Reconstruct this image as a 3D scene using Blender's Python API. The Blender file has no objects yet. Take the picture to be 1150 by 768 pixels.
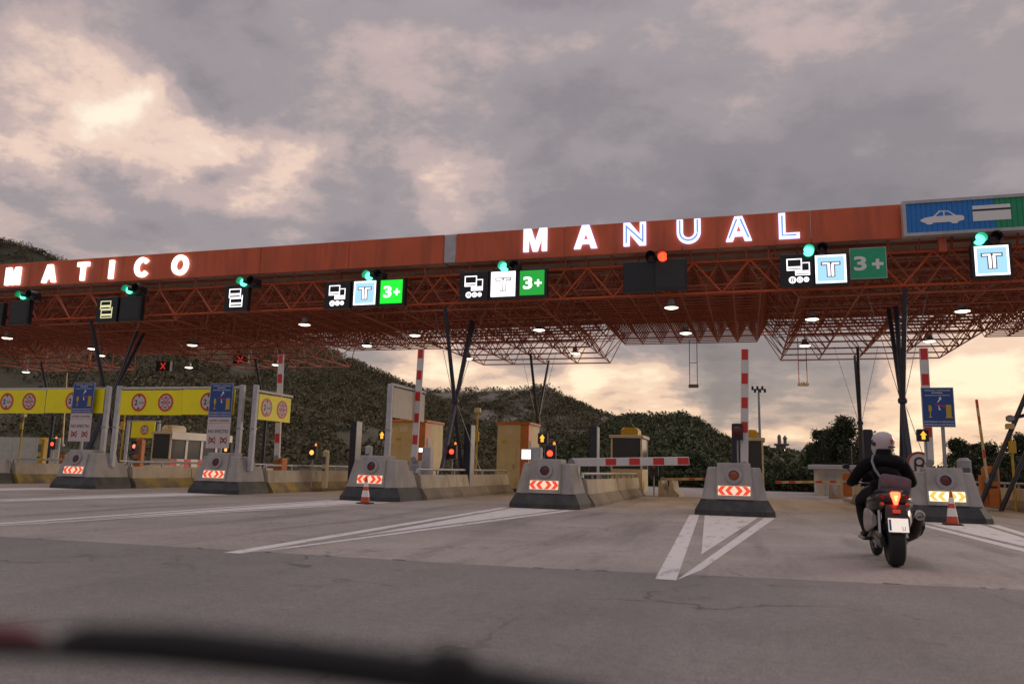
import bpy, bmesh, math, random
import numpy as np
from mathutils import Vector, Matrix
random.seed(7); rng = np.random.default_rng(7)
S = bpy.context.scene; COL = S.collection
R = math.radians
# ------------------------------------------------------------------ camera
F, PIT, YAW, ROL, HC = 872.54, 0.1606, 0.2945, 0.0246, 1.12
cy, sy, cp, sp, cr, sr = math.cos(YAW), math.sin(YAW), math.cos(PIT), math.sin(PIT), math.cos(ROL), math.sin(ROL)
FW = Vector((-sy*cp, cy*cp, sp)); RI = Vector((cy, sy, 0)); UP = RI.cross(FW)
RR = cr*RI + sr*UP; UU = -sr*RI + cr*UP
CAM = Vector((0, 0, HC))
cd = bpy.data.cameras.new('camera'); cam = bpy.data.objects.new('camera', cd); COL.objects.link(cam); S.camera = cam
cam.matrix_world = Matrix(((RR.x, UU.x, -FW.x, 0), (RR.y, UU.y, -FW.y, 0), (RR.z, UU.z, -FW.z, HC), (0, 0, 0, 1)))
cd.sensor_width = 36; cd.lens = F/1150*36; cd.clip_end = 6000; cd.clip_start = .05
cd.dof.use_dof = True; cd.dof.focus_distance = 24; cd.dof.aperture_fstop = 1.7
def ray(x, y): return FW*F + RR*(x-575) - UU*(y-384)
def on_y(x, y, Y): d = ray(x, y); return CAM + d*(Y/d.y)
def on_z(x, y, Z=0): d = ray(x, y); return CAM + d*((Z-HC)/d.z)
def on_x(x, y, X): d = ray(x, y); return CAM + d*(X/d.x)
# ------------------------------------------------------------------ sky, sun, exposure
wd = bpy.data.worlds.new('World'); S.world = wd; wd.use_nodes = True
nt = wd.node_tree; nt.nodes.clear()
def N(t, **k):
    n = nt.nodes.new(t)
    for a, b in k.items():
        if a.startswith('_'): n.inputs[int(a[1:])].default_value = b
        else: setattr(n, a, b)
    return n
def L(a, b): nt.links.new(a, b)
def MA(op, a, b=None, c=None, clamp=False):
    n = nt.nodes.new('ShaderNodeMath'); n.operation = op; n.use_clamp = clamp
    for i, v in enumerate((a, b, c)):
        if v is None: continue
        if isinstance(v, (int, float)): n.inputs[i].default_value = v
        else: nt.links.new(v, n.inputs[i])
    return n.outputs[0]
SUN_AZ = R(42)                      # low sun behind the clouds, ahead and to the right
SUN_EL = R(7)
out = N('ShaderNodeOutputWorld'); tc = N('ShaderNodeTexCoord'); sep = N('ShaderNodeSeparateXYZ'); L(tc.outputs['Generated'], sep.inputs[0])
sky = N('ShaderNodeTexSky', sky_type='NISHITA', sun_disc=False, sun_elevation=SUN_EL, sun_rotation=SUN_AZ, dust_density=2.0)
zz = MA('MAXIMUM', sep.outputs[2], 0.0)
den = MA('ADD', zz, 0.22)
comb = N('ShaderNodeCombineXYZ'); L(MA('DIVIDE', sep.outputs[0], den), comb.inputs[0]); L(MA('DIVIDE', sep.outputs[1], den), comb.inputs[1])
comb.inputs[2].default_value = 3.7
n1 = N('ShaderNodeTexNoise'); n1.inputs['Scale'].default_value = 1.25; n1.inputs['Detail'].default_value = 9; n1.inputs['Roughness'].default_value = .52; n1.inputs['Distortion'].default_value = .35
L(comb.outputs[0], n1.inputs['Vector'])
n2 = N('ShaderNodeTexNoise'); n2.inputs['Scale'].default_value = 3.6; n2.inputs['Detail'].default_value = 8; n2.inputs['Roughness'].default_value = .6
L(comb.outputs[0], n2.inputs['Vector'])
# breaks in the cloud: soft directions where the layer thins, broken up by the noise
nv = N('ShaderNodeVectorMath', operation='NORMALIZE'); L(tc.outputs['Generated'], nv.inputs[0])
n3 = N('ShaderNodeTexNoise'); n3.inputs['Scale'].default_value = 4.5; n3.inputs['Detail'].default_value = 7; n3.inputs['Roughness'].default_value = .6; L(nv.outputs[0], n3.inputs['Vector'])
wob = N('ShaderNodeVectorMath', operation='SUBTRACT'); L(n3.outputs['Color'], wob.inputs[0]); wob.inputs[1].default_value = (.5, .5, .5)
wob2 = N('ShaderNodeVectorMath', operation='MULTIPLY'); L(wob.outputs[0], wob2.inputs[0]); wob2.inputs[1].default_value = (.26, .26, .18)
wob3 = N('ShaderNodeVectorMath', operation='ADD'); L(nv.outputs[0], wob3.inputs[0]); L(wob2.outputs[0], wob3.inputs[1])
nw_ = N('ShaderNodeVectorMath', operation='NORMALIZE'); L(wob3.outputs[0], nw_.inputs[0])
brk = None
for (x, y, rad, amp) in ((15, 50, 7, .17), (60, 110, 4, .12), (165, 140, 4, .17), (235, 185, 4, .13), (330, 225, 3.5, .10), (525, 242, 3.5, .09), (470, 215, 3, .04), (570, 430, 5, .22), (700, 430, 5, .25), (900, 480, 5, .12),
                         (430, 410, 5, .23), (1110, 425, 6, .22), (1060, 480, 5, .16), (230, 20, 3, .06), (820, 390, 5, -.06)):
    d = ray(x, y).normalized()
    dp = N('ShaderNodeVectorMath', operation='DOT_PRODUCT'); L(nw_.outputs[0], dp.inputs[0]); dp.inputs[1].default_value = d
    mr = N('ShaderNodeMapRange', interpolation_type='SMOOTHERSTEP'); L(dp.outputs['Value'], mr.inputs[0])
    mr.inputs[1].default_value = math.cos(R(rad*1.45)); mr.inputs[2].default_value = 1; mr.inputs[3].default_value = 0; mr.inputs[4].default_value = amp
    brk = mr.outputs[0] if brk is None else MA('ADD', brk, mr.outputs[0])
val = MA('ADD', MA('ADD', MA('MULTIPLY', n1.outputs[0], .76), MA('MULTIPLY_ADD', n2.outputs[0], .62, -.20)), brk)
ramp = N('ShaderNodeValToRGB'); L(val, ramp.inputs[0]); cr_ = ramp.color_ramp; cr_.interpolation = 'EASE'
cols = ((.28, (.222, .203, .224)), (.43, (.270, .244, .266)), (.56, (.345, .305, .322)), (.67, (.54, .425, .410)), (.77, (.86, .64, .53)), (.92, (1.05, .92, .74)))
cr_.elements[0].position, cr_.elements[0].color = cols[0][0], (*cols[0][1], 1)
cr_.elements[1].position, cr_.elements[1].color = cols[-1][0], (*cols[-1][1], 1)
for p, c in cols[1:-1]:
    e = cr_.elements.new(p); e.color = (*c, 1)
# warm tint towards the horizon, overcast zenith brighter than the horizon
el = N('ShaderNodeMapRange', interpolation_type='SMOOTHSTEP'); L(zz, el.inputs[0]); el.inputs[1].default_value = .0; el.inputs[2].default_value = .30; el.inputs[3].default_value = 1; el.inputs[4].default_value = 0
warm = N('ShaderNodeMix', data_type='RGBA', blend_type='MULTIPLY'); L(el.outputs[0], warm.inputs[0]); L(ramp.outputs[0], warm.inputs[6]); warm.inputs[7].default_value = (1.06, .985, .82, 1)
zb = N('ShaderNodeMapRange', interpolation_type='SMOOTHSTEP'); L(zz, zb.inputs[0]); zb.inputs[1].default_value = .45; zb.inputs[2].default_value = 1; zb.inputs[3].default_value = 1.0; zb.inputs[4].default_value = 2.3
bg1 = N('ShaderNodeBackground'); L(warm.outputs[2], bg1.inputs[0]); L(zb.outputs[0], bg1.inputs[1])
bg2 = N('ShaderNodeBackground'); L(sky.outputs[0], bg2.inputs[0]); bg2.inputs[1].default_value = .05
addw = N('ShaderNodeMixShader'); addw.inputs[0].default_value = .10; L(bg1.outputs[0], addw.inputs[1]); L(bg2.outputs[0], addw.inputs[2]); L(addw.outputs[0], out.inputs[0])
sl = bpy.data.lights.new('sun', 'SUN'); sl.energy = 1.0; sl.angle = R(20); sl.color = (1, .80, .62); so = bpy.data.objects.new('sun', sl); COL.objects.link(so)
so.rotation_euler = Vector((-math.sin(SUN_AZ)*math.cos(R(14)), -math.cos(SUN_AZ)*math.cos(R(14)), -math.sin(R(14)))).to_track_quat('-Z', 'Y').to_euler()
S.view_settings.view_transform = 'Standard'; S.view_settings.look = 'None'; S.view_settings.gamma = 1; S.view_settings.exposure = 0.14
S.view_settings.use_curve_mapping = False
# ------------------------------------------------------------------ materials
MATS = {}
def mat(name, col=(.5, .5, .5), rough=.6, metal=0, var=.12, scale=4, bump=0.0, emit=None, es=0, dirt=None, dscale=1.2, damt=.5, coord='Object', streak=None):
    if name in MATS: return MATS[name]
    m = bpy.data.materials.new(name); m.use_nodes = True; t = m.node_tree; b = t.nodes['Principled BSDF']
    b.inputs['Roughness'].default_value = rough; b.inputs['Metallic'].default_value = metal
    c = t.nodes.new('ShaderNodeTexCoord')
    if coord == 'World': c = t.nodes.new('ShaderNodeNewGeometry'); coord = 'Position'
    if var > 0 or dirt:
        n = t.nodes.new('ShaderNodeTexNoise'); n.inputs['Scale'].default_value = scale; n.inputs['Detail'].default_value = 6; n.inputs['Roughness'].default_value = .6
        t.links.new(c.outputs[coord], n.inputs['Vector'])
        r = t.nodes.new('ShaderNodeMapRange'); r.inputs[1].default_value = .3; r.inputs[2].default_value = .7; r.inputs[3].default_value = 1-var; r.inputs[4].default_value = 1+var
        t.links.new(n.outputs[0], r.inputs[0])
        mx = t.nodes.new('ShaderNodeVectorMath'); mx.operation = 'SCALE'; mx.inputs[0].default_value = col; t.links.new(r.outputs[0], mx.inputs['Scale'])
        o = mx.outputs[0]
        if dirt:
            n3 = t.nodes.new('ShaderNodeTexNoise'); n3.inputs['Scale'].default_value = dscale; n3.inputs['Detail'].default_value = 8; n3.inputs['Roughness'].default_value = .65
            if streak:
                mp = t.nodes.new('ShaderNodeMapping'); mp.inputs['Scale'].default_value = streak; t.links.new(c.outputs[coord], mp.inputs[0]); t.links.new(mp.outputs[0], n3.inputs['Vector'])
            else: t.links.new(c.outputs[coord], n3.inputs['Vector'])
            rr = t.nodes.new('ShaderNodeMapRange'); rr.inputs[1].default_value = .46; rr.inputs[2].default_value = .66; rr.inputs[3].default_value = 0; rr.inputs[4].default_value = damt
            t.links.new(n3.outputs[0], rr.inputs[0])
            mm = t.nodes.new('ShaderNodeMix'); mm.data_type = 'RGBA'; t.links.new(rr.outputs[0], mm.inputs[0]); t.links.new(o, mm.inputs[6]); mm.inputs[7].default_value = (*dirt, 1)
            o = mm.outputs[2]
        t.links.new(o, b.inputs['Base Color'])
        if bump:
            bp = t.nodes.new('ShaderNodeBump'); bp.inputs['Strength'].default_value = bump; bp.inputs['Distance'].default_value = .02; n4 = t.nodes.new('ShaderNodeTexNoise'); n4.inputs['Scale'].default_value = scale*8; n4.inputs['Detail'].default_value = 4
            t.links.new(c.outputs[coord], n4.inputs['Vector']); t.links.new(n4.outputs[0], bp.inputs['Height']); t.links.new(bp.outputs[0], b.inputs['Normal'])
    else:
        b.inputs['Base Color'].default_value = (*col, 1)
    if emit:
        b.inputs['Emission Color'].default_value = (*emit, 1); b.inputs['Emission Strength'].default_value = es
    MATS[name] = m; return m
orange = mat('orange_paint', (.66, .125, .045), .45, var=.08, scale=.8, dirt=(.30, .07, .04), dscale=2.2, damt=.5, coord='World', streak=(1, 1, .12))
truss_m = mat('truss_paint', (.42, .125, .07), .5, var=.2, scale=1.0)
roof_m = mat('roof_sheet', (.46, .38, .33), .6, var=.15, scale=.6)
greym = mat('grey_metal', (.34, .34, .36), .45, .3, dirt=(.14, .12, .11), damt=.4)
ltgrey = mat('light_grey_paint', (.50, .50, .52), .4, dirt=(.25, .22, .2), damt=.35)
blackm = mat('black_housing', (.016, .017, .022), .45, var=.2)
navy = mat('navy_tube_paint', (.030, .036, .062), .4, var=.2, dirt=(.05, .04, .035))
slab_m = mat('slate_pillar', (.022, .026, .038), .5, var=.15)
conc = mat('island_concrete', (.385, .36, .34), .85, var=.10, scale=2.2, bump=.35, dirt=(.21, .19, .17), dscale=2.4, damt=.5, coord='World', streak=(1, 1, .35))
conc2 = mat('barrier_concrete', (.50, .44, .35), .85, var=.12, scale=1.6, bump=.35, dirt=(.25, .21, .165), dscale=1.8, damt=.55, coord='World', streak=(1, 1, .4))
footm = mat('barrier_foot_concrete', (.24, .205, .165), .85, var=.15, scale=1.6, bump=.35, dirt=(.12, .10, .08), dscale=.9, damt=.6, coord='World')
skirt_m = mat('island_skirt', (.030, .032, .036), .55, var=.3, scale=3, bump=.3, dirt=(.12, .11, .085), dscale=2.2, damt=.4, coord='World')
yel_lamplit = mat('worn_lamplit_yellow_paint', (.17, .135, .085), .7, var=.25, scale=3, bump=.3, dirt=(.40, .28, .03), dscale=1.1, damt=.8, coord='World')  # worn yellow paint; lamp-lit yellow is put into its patches too
whitep = mat('white_paint', (.72, .70, .69), .5, var=.06, dirt=(.45, .42, .4), dscale=2, damt=.35)
redp = mat('red_reflective', (.62, .035, .03), .4, var=.08)
yellowp = mat('fluorescent_yellow', (.98, .86, .004), .45, var=.04, scale=1.5, dirt=(.70, .62, .02), dscale=.8, damt=.25)
amber = mat('amber_yellow_paint', (.55, .36, .03), .5, var=.1)
cabor = mat('orange_cabinet', (.52, .16, .03), .5, var=.12, dirt=(.3, .1, .03))
cream = mat('cream_panel', (.60, .50, .28), .6, var=.07, dirt=(.40, .32, .18), damt=.4)
peach = mat('peach_panel', (.66, .36, .24), .55, var=.06)
bluep = mat('sign_blue', (.02, .065, .25), .4, var=.06)
bigblue = mat('sign_bright_blue', (.015, .20, .62), .4, var=.08)
biggreen = mat('sign_green', (.01, .30, .13), .4, var=.08)
glassd = mat('dark_glass', (.02, .022, .025), .08, var=0)
glassg = mat('grey_glass', (.10, .115, .13), .1, var=0)
rubber = mat('rubber', (.018, .017, .018), .75, var=.2, bump=.3)
signback = mat('cream_sign_back', (.62, .55, .44), .55, var=.05, dirt=(.45, .4, .33), damt=.4)
pinkwhite = mat('white_sign_face', (.62, .54, .53), .5, var=.04)
txtw = mat('white_lettering', (.84, .84, .86), .5, var=0)
txtk = mat('black_lettering', (.03, .03, .035), .5, var=0)
retro_w = mat('chevron_white_glow', (.8, .7, .6), .4, var=0, emit=(1.0, .68, .45), es=.62)  # chevrons are no lamps: emission stands in for headlight light thrown back
retro_r = mat('chevron_red_glow', (.6, .05, .03), .4, var=0, emit=(.85, .07, .025), es=.70)
retro_w2 = mat('chevron_overlit_white', (.8, .75, .6), .4, var=0, emit=(1.0, .86, .55), es=1.35)  # overexposed look of the rightmost chevrons put into colour and emission
retro_r2 = mat('chevron_overlit_yellow', (.7, .5, .1), .4, var=0, emit=(1, .55, .12), es=.8)
lensd = mat('dark_red_lens', (.10, .014, .012), .2, var=.2, scale=30)
lensa = mat('dull_orange_lens', (.26, .055, .02), .2, var=.2, scale=30)
letw = mat('letter_white_light', (.9, .9, .9), .4, var=0, emit=(1, .98, .97), es=1.5)
letb = mat('letter_blue_white_light', (.8, .85, .9), .4, var=0, emit=(.52, .56, 1), es=1.55)
letc = mat('letter_blue_core', (.35, .5, .8), .4, var=0, emit=(.10, .30, .75), es=.6)
ledw = mat('led_white', (.8, .8, .8), .4, var=0, emit=(1, .96, 1), es=1.5)
ledy = mat('led_pale_yellow', (.7, .7, .4), .4, var=0, emit=(.80, .78, .42), es=.8)
ledg = mat('led_green', (.02, .5, .05), .4, var=0, emit=(.01, .80, .03), es=1.0)
ledg2 = mat('led_mid_green', (.02, .4, .05), .4, var=0, emit=(.015, .33, .04), es=.8)
ledbl = mat('led_light_blue', (.3, .6, .8), .4, var=0, emit=(.40, .72, .95), es=.85)
ledt = mat('led_brown_lines', (.1, .07, .1), .4, var=0, emit=(.16, .12, .16), es=.4)
ledoff = mat('led_off_screen', (.028, .030, .036), .5, var=.1)
sg = mat('signal_green', (.1, .7, .4), .3, var=0, emit=(.10, 1, .55), es=3)
sgd = mat('hood_green_glow', (.01, .16, .085), .4, var=0)  # green glow of the lit lens put into the hood colour
srd = mat('signal_red', (.8, .1, .05), .3, var=0, emit=(1, .055, .018), es=2.6)
sam = mat('signal_amber', (.8, .5, .05), .3, var=0, emit=(1, .38, .035), es=1.35)
warmlamp = mat('warm_lamp_glass', (.9, .85, .7), .3, var=0, emit=(1, .90, .66), es=5)
sdark = mat('signal_dark_lens', (.05, .03, .03), .2, var=0)
# ------------------------------------------------------------------ mesh helpers
class MB:
    def __init__(s): s.v = []; s.f = []; s.mi = []
    def add(s, vs, fs, m=0):
        o = len(s.v); s.v += [tuple(v) for v in vs]; s.f += [tuple(i+o for i in f) for f in fs]; s.mi += [m]*len(fs); return s
    def box(s, x0, x1, y0, y1, z0, z1, m=0):
        return s.frus((x0, x1, y0, y1), z0, (x0, x1, y0, y1), z1, m)
    def frus(s, a, z0, b, z1, m=0):
        v = [(a[0], a[2], z0), (a[1], a[2], z0), (a[1], a[3], z0), (a[0], a[3], z0), (b[0], b[2], z1), (b[1], b[2], z1), (b[1], b[3], z1), (b[0], b[3], z1)]
        return s.add(v, [(3, 2, 1, 0), (4, 5, 6, 7), (0, 1, 5, 4), (1, 2, 6, 5), (2, 3, 7, 6), (3, 0, 4, 7)], m)
    def cham(s, x0, x1, y0, y1, z0, z1, c=.02, m=0):      # box with chamfered vertical and top edges
        def ring(i, z): return [(x0+i+c, y0+i, z), (x1-i-c, y0+i, z), (x1-i, y0+i+c, z), (x1-i, y1-i-c, z), (x1-i-c, y1-i, z), (x0+i+c, y1-i, z), (x0+i, y1-i-c, z), (x0+i, y0+i+c, z)]
        return s.loft([ring(0, z0), ring(0, z1-c), ring(c*.8, z1)], m)
    def loft(s, rings, m=0, cap=True, smooth=False):
        n = len(rings[0]); vs = [p for r in rings for p in r]; fs = []
        for k in range(len(rings)-1):
            for i in range(n):
                j = (i+1) % n; fs.append((k*n+i, k*n+j, (k+1)*n+j, (k+1)*n+i))
        if cap: fs += [tuple(range(n-1, -1, -1)), tuple((len(rings)-1)*n+i for i in range(n))]
        return s.add(vs, fs, m)
    def tube(s, p0, p1, r0, r1=None, n=8, m=0, cap=True):
        p0, p1 = Vector(p0), Vector(p1); r1 = r0 if r1 is None else r1; d = (p1-p0).normalized()
        a = d.cross(Vector((0, 0, 1))) if abs(d.z) < .95 else d.cross(Vector((1, 0, 0))); a.normalize(); b = d.cross(a)
        cs = [(math.cos(2*math.pi*i/n), math.sin(2*math.pi*i/n)) for i in range(n)]
        return s.loft([[p0+(a*c+b*q)*r0 for c, q in cs], [p1+(a*c+b*q)*r1 for c, q in cs]], m, cap)
    def path(s, pts, rad, n=8, m=0):
        pts = [Vector(p) for p in pts]; rad = rad if isinstance(rad, (list, tuple)) else [rad]*len(pts); rings = []
        for i, p in enumerate(pts):
            d = (pts[min(i+1, len(pts)-1)]-pts[max(i-1, 0)]).normalized()
            a = d.cross(Vector((0, 0, 1))) if abs(d.z) < .97 else d.cross(Vector((1, 0, 0))); a.normalize(); b = d.cross(a)
            rings.append([p+(a*math.cos(2*math.pi*k/n)+b*math.sin(2*math.pi*k/n))*rad[i] for k in range(n)])
        return s.loft(rings, m)
    def disc(s, c, r, y0, y1, n=20, m=0):                   # round plate facing -Y
        return s.loft([[(c[0]+r*math.cos(2*math.pi*i/n), y, c[1]+r*math.sin(2*math.pi*i/n)) for i in range(n)] for y in (y1, y0)], m)
    def ringd(s, c, r0, r1, y0, y1, n=20, m=0):             # annulus facing -Y
        vs = []
        for i in range(n):
            a = 2*math.pi*i/n; q, w = math.cos(a), math.sin(a)
            vs += [(c[0]+r0*q, y0, c[1]+r0*w), (c[0]+r1*q, y0, c[1]+r1*w), (c[0]+r1*q, y1, c[1]+r1*w), (c[0]+r0*q, y1, c[1]+r0*w)]
        fs = []
        for i in range(n):
            j = (i+1) % n
            for k in range(4): l = (k+1) % 4; fs.append((i*4+k, i*4+l, j*4+l, j*4+k))
        return s.add(vs, fs, m)
    def poly(s, pts, y0, y1, m=0):                           # flat outline (x,z) extruded along Y
        return s.loft([[(x, y, z) for x, z in pts] for y in (y1, y0)], m)
    def lathe(s, prof, c=(0, 0, 0), n=20, axis='z', m=0):
        rings = []
        for r, h in prof:
            q = []
            for i in range(n):
                a = 2*math.pi*i/n; u, w = r*math.cos(a), r*math.sin(a)
                q.append((c[0]+u, c[1]+w, c[2]+h) if axis == 'z' else (c[0]+h, c[1]+u, c[2]+w) if axis == 'x' else (c[0]+u, c[1]+h, c[2]+w))
            rings.append(q)
        return s.loft(rings, m)
    def sup(s, secs, n=16, e=2.4, m=0):                      # loft of superellipse sections (y, cx, cz, hw, hh)
        rings = []
        for (y, cx, cz, hw, hh) in secs:
            q = []
            for i in range(n):
                a = 2*math.pi*i/n; c, w = math.cos(a), math.sin(a)
                q.append((cx+hw*math.copysign(abs(c)**(2/e), c), y, cz+hh*math.copysign(abs(w)**(2/e), w)))
            rings.append(q)
        return s.loft(rings, m)
    def mesh(s, name):
        me = bpy.data.meshes.new(name); me.from_pydata(s.v, [], s.f); me.polygons.foreach_set('material_index', s.mi); 
        bm = bmesh.new(); bm.from_mesh(me); bmesh.ops.recalc_face_normals(bm, faces=bm.faces); bm.to_mesh(me); bm.free(); me.update(); return me
CACHE = {}
def part(name, mb, mats, parent=None, key=None, loc=(0, 0, 0), rot=None, smooth=False):
    """one mesh object; mb is an MB, a mesh, or a function giving an MB when key is not cached yet"""
    mats = mats if isinstance(mats, (list, tuple)) else [mats]
    if key and key in CACHE: me = CACHE[key]
    else:
        if callable(mb): mb = mb()
        me = mb.mesh(name) if isinstance(mb, MB) else mb
        for m in mats: me.materials.append(m)
        if smooth:
            me.polygons.foreach_set('use_smooth', [True]*len(me.polygons))
            me.set_sharp_from_angle(angle=R(40))
        if key: CACHE[key] = me
    o = bpy.data.objects.new(name, me); COL.objects.link(o); o.location = loc
    if rot: o.rotation_euler = rot
    if parent: o.parent = parent
    return o
def tag(o, label=None, cat=None, group=None, kind=None):
    if label: o['label'] = label
    if cat: o['category'] = cat
    if group: o['group'] = group
    if kind: o['kind'] = kind
    return o
def thing(name, label, cat, loc=(0, 0, 0), group=None, rot=(0, 0, 0)):
    o = bpy.data.objects.new(name, None); COL.objects.link(o); o.location = loc; o.rotation_euler = rot; o.empty_display_size = .2
    return tag(o, label, cat, group)
FONT = {}
def text_mesh(s, h, w=None, depth=.004, bold=0.0, space=1.0):
    k = (s, h, w, depth, bold)
    c = bpy.data.curves.new('lettering', 'FONT'); c.body = s; c.size = 1; c.extrude = .01; c.offset = bold; c.resolution_u = 6; c.space_character = space
    o = bpy.data.objects.new('lettering', c); COL.objects.link(o)
    dg = bpy.context.evaluated_depsgraph_get(); me = bpy.data.meshes.new_from_object(o.evaluated_get(dg))
    bpy.data.objects.remove(o); bpy.data.curves.remove(c)
    v = np.empty(len(me.vertices)*3); me.vertices.foreach_get('co', v); v = v.reshape(-1, 3)
    mn, mx = v.min(0), v.max(0); sc = h/(mx[1]-mn[1]); sx = sc if w is None else w/(mx[0]-mn[0])
    u = np.empty_like(v); u[:, 0] = (v[:, 0]-(mn[0]+mx[0])/2)*sx; u[:, 2] = (v[:, 1]-(mn[1]+mx[1])/2)*sc; u[:, 1] = -(v[:, 2]-mn[2])/(mx[2]-mn[2])*depth
    me.vertices.foreach_set('co', u.ravel()); me.materials.clear(); me.update(); return me
def text(name, s, h, m, parent, loc, w=None, depth=.004, bold=0.0):
    return part(name, text_mesh(s, h, w, depth, bold), m, parent, loc=loc)
# ------------------------------------------------------------------ ground
def ground_mat(name, col, col2, crack, track, line):
    m = bpy.data.materials.new(name); m.use_nodes = True; t = m.node_tree; b = t.nodes['Principled BSDF']; b.inputs['Roughness'].default_value = .72
    g = t.nodes.new('ShaderNodeNewGeometry'); pos = g.outputs['Position']
    def noise(sc, det=5, ro=.6, vec=None):
        n = t.nodes.new('ShaderNodeTexNoise'); n.inputs['Scale'].default_value = sc; n.inputs['Detail'].default_value = det; n.inputs['Roughness'].default_value = ro; t.links.new(vec or pos, n.inputs['Vector']); return n.outputs[0]
    def mrange(v, a, b_, c, d):
        r = t.nodes.new('ShaderNodeMapRange'); t.links.new(v, r.inputs[0]); r.inputs[1].default_value = a; r.inputs[2].default_value = b_; r.inputs[3].default_value = c; r.inputs[4].default_value = d; return r.outputs[0]
    def math_(op, a, b_):
        n = t.nodes.new('ShaderNodeMath'); n.operation = op
        for i, v in enumerate((a, b_)):
            if isinstance(v, (int, float)): n.inputs[i].default_value = v
            else: t.links.new(v, n.inputs[i])
        return n.outputs[0]
    def mixc(fac, a, b_):
        n = t.nodes.new('ShaderNodeMix'); n.data_type = 'RGBA'; t.links.new(fac, n.inputs[0])
        for i, v in ((6, a), (7, b_)):
            if isinstance(v, tuple): n.inputs[i].default_value = (*v, 1)
            else: t.links.new(v, n.inputs[i])
        return n.outputs[2]
    mp = t.nodes.new('ShaderNodeMapping'); t.links.new(pos, mp.inputs[0]); mp.inputs['Scale'].default_value = (1.0, .10, 1)      # streaks along the driving direction
    c = mixc(mrange(noise(.35, 6), .35, .65, 0, 1), tuple(x*.92 for x in col), tuple(x*1.05 for x in col2))
    c = mixc(mrange(noise(1.1, 8, .65, mp.outputs[0]), .50, .72, 0, track), c, tuple(x*.45 for x in col))          # tyre wear and oil
    c = mixc(mrange(noise(.9, 9, .75), .57, .68, 0, .6), c, tuple(x*.5 for x in col))
    sp_ = mrange(noise(55, 2), .3, .7, .66, 1.34)
    sp2 = mrange(noise(11, 5, .75), .3, .7, .80, 1.20)
    vm = t.nodes.new('ShaderNodeVectorMath'); vm.operation = 'SCALE'; t.links.new(c, vm.inputs[0]); t.links.new(math_('MULTIPLY', sp_, sp2), vm.inputs['Scale'])
    c = vm.outputs[0]
    vo = t.nodes.new('ShaderNodeTexVoronoi'); vo.feature = 'DISTANCE_TO_EDGE'; vo.inputs['Scale'].default_value = .22
    dv = t.nodes.new('ShaderNodeVectorMath'); dv.operation = 'ADD'; nn = t.nodes.new('ShaderNodeTexNoise'); nn.inputs['Scale'].default_value = .9; nn.inputs['Detail'].default_value = 8; t.links.new(pos, nn.inputs['Vector'])
    t.links.new(pos, dv.inputs[0]); sc_ = t.nodes.new('ShaderNodeVectorMath'); sc_.operation = 'SCALE'; sc_.inputs['Scale'].default_value = 2.2; t.links.new(nn.outputs['Color'], sc_.inputs[0]); t.links.new(sc_.outputs[0], dv.inputs[1]); t.links.new(dv.outputs[0], vo.inputs['Vector'])
    ck = math_('MULTIPLY', mrange(vo.outputs['Distance'], .0, .011, 1, 0), mrange(noise(.25, 3), .42, .54, 0, crack))
    c = mixc(ck, c, tuple(x*.25 for x in col))
    t.links.new(c, b.inputs['Base Color'])
    bp = t.nodes.new('ShaderNodeBump'); bp.inputs['Strength'].default_value = .5; bp.inputs['Distance'].default_value = .01; t.links.new(noise(45, 3), bp.inputs['Height']); t.links.new(bp.outputs[0], b.inputs['Normal'])
    t.links.new(mrange(noise(1.1, 8, .65, mp.outputs[0]), .4, .7, .78, .55), b.inputs['Roughness'])
    MATS[name] = m; return m
asphalt = ground_mat('asphalt', (.205, .188, .180), (.245, .225, .214), .75, .35, 0)
pavem = ground_mat('pale_pavement', (.345, .303, .276), (.405, .357, .322), .45, .9, 0)
earth = mat('earth', (.09, .085, .05), .9, var=.3, scale=.2, coord='Object')
def sheet(name, pts, z, m, parent=None, kind='structure'):
    mb = MB(); mb.add([(x, y, z) for x, y in pts], [tuple(range(len(pts)))]); o = part(name, mb, m, parent); 
    if kind: o['kind'] = kind
    return o
gr = MB(); gr.add([(-3000, -1500, -.03), (3000, -1500, -.03), (3000, 4500, -.03), (-3000, 4500, -.03)], [(0, 1, 2, 3)])
tag(part('ground', gr, earth), kind='structure')
JL = [(-90, 8.3), (-10.08, 8.68), (-2.62, 8.87), (2.73, 9.58), (9, 10.4), (60, 16)]
sheet('road', [(-90, -25), (60, -25)] + JL[::-1], 0, asphalt)
plaza = sheet('pavement', JL + [(60, 52), (20, 70), (-90, 70)], 0, pavem)
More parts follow.
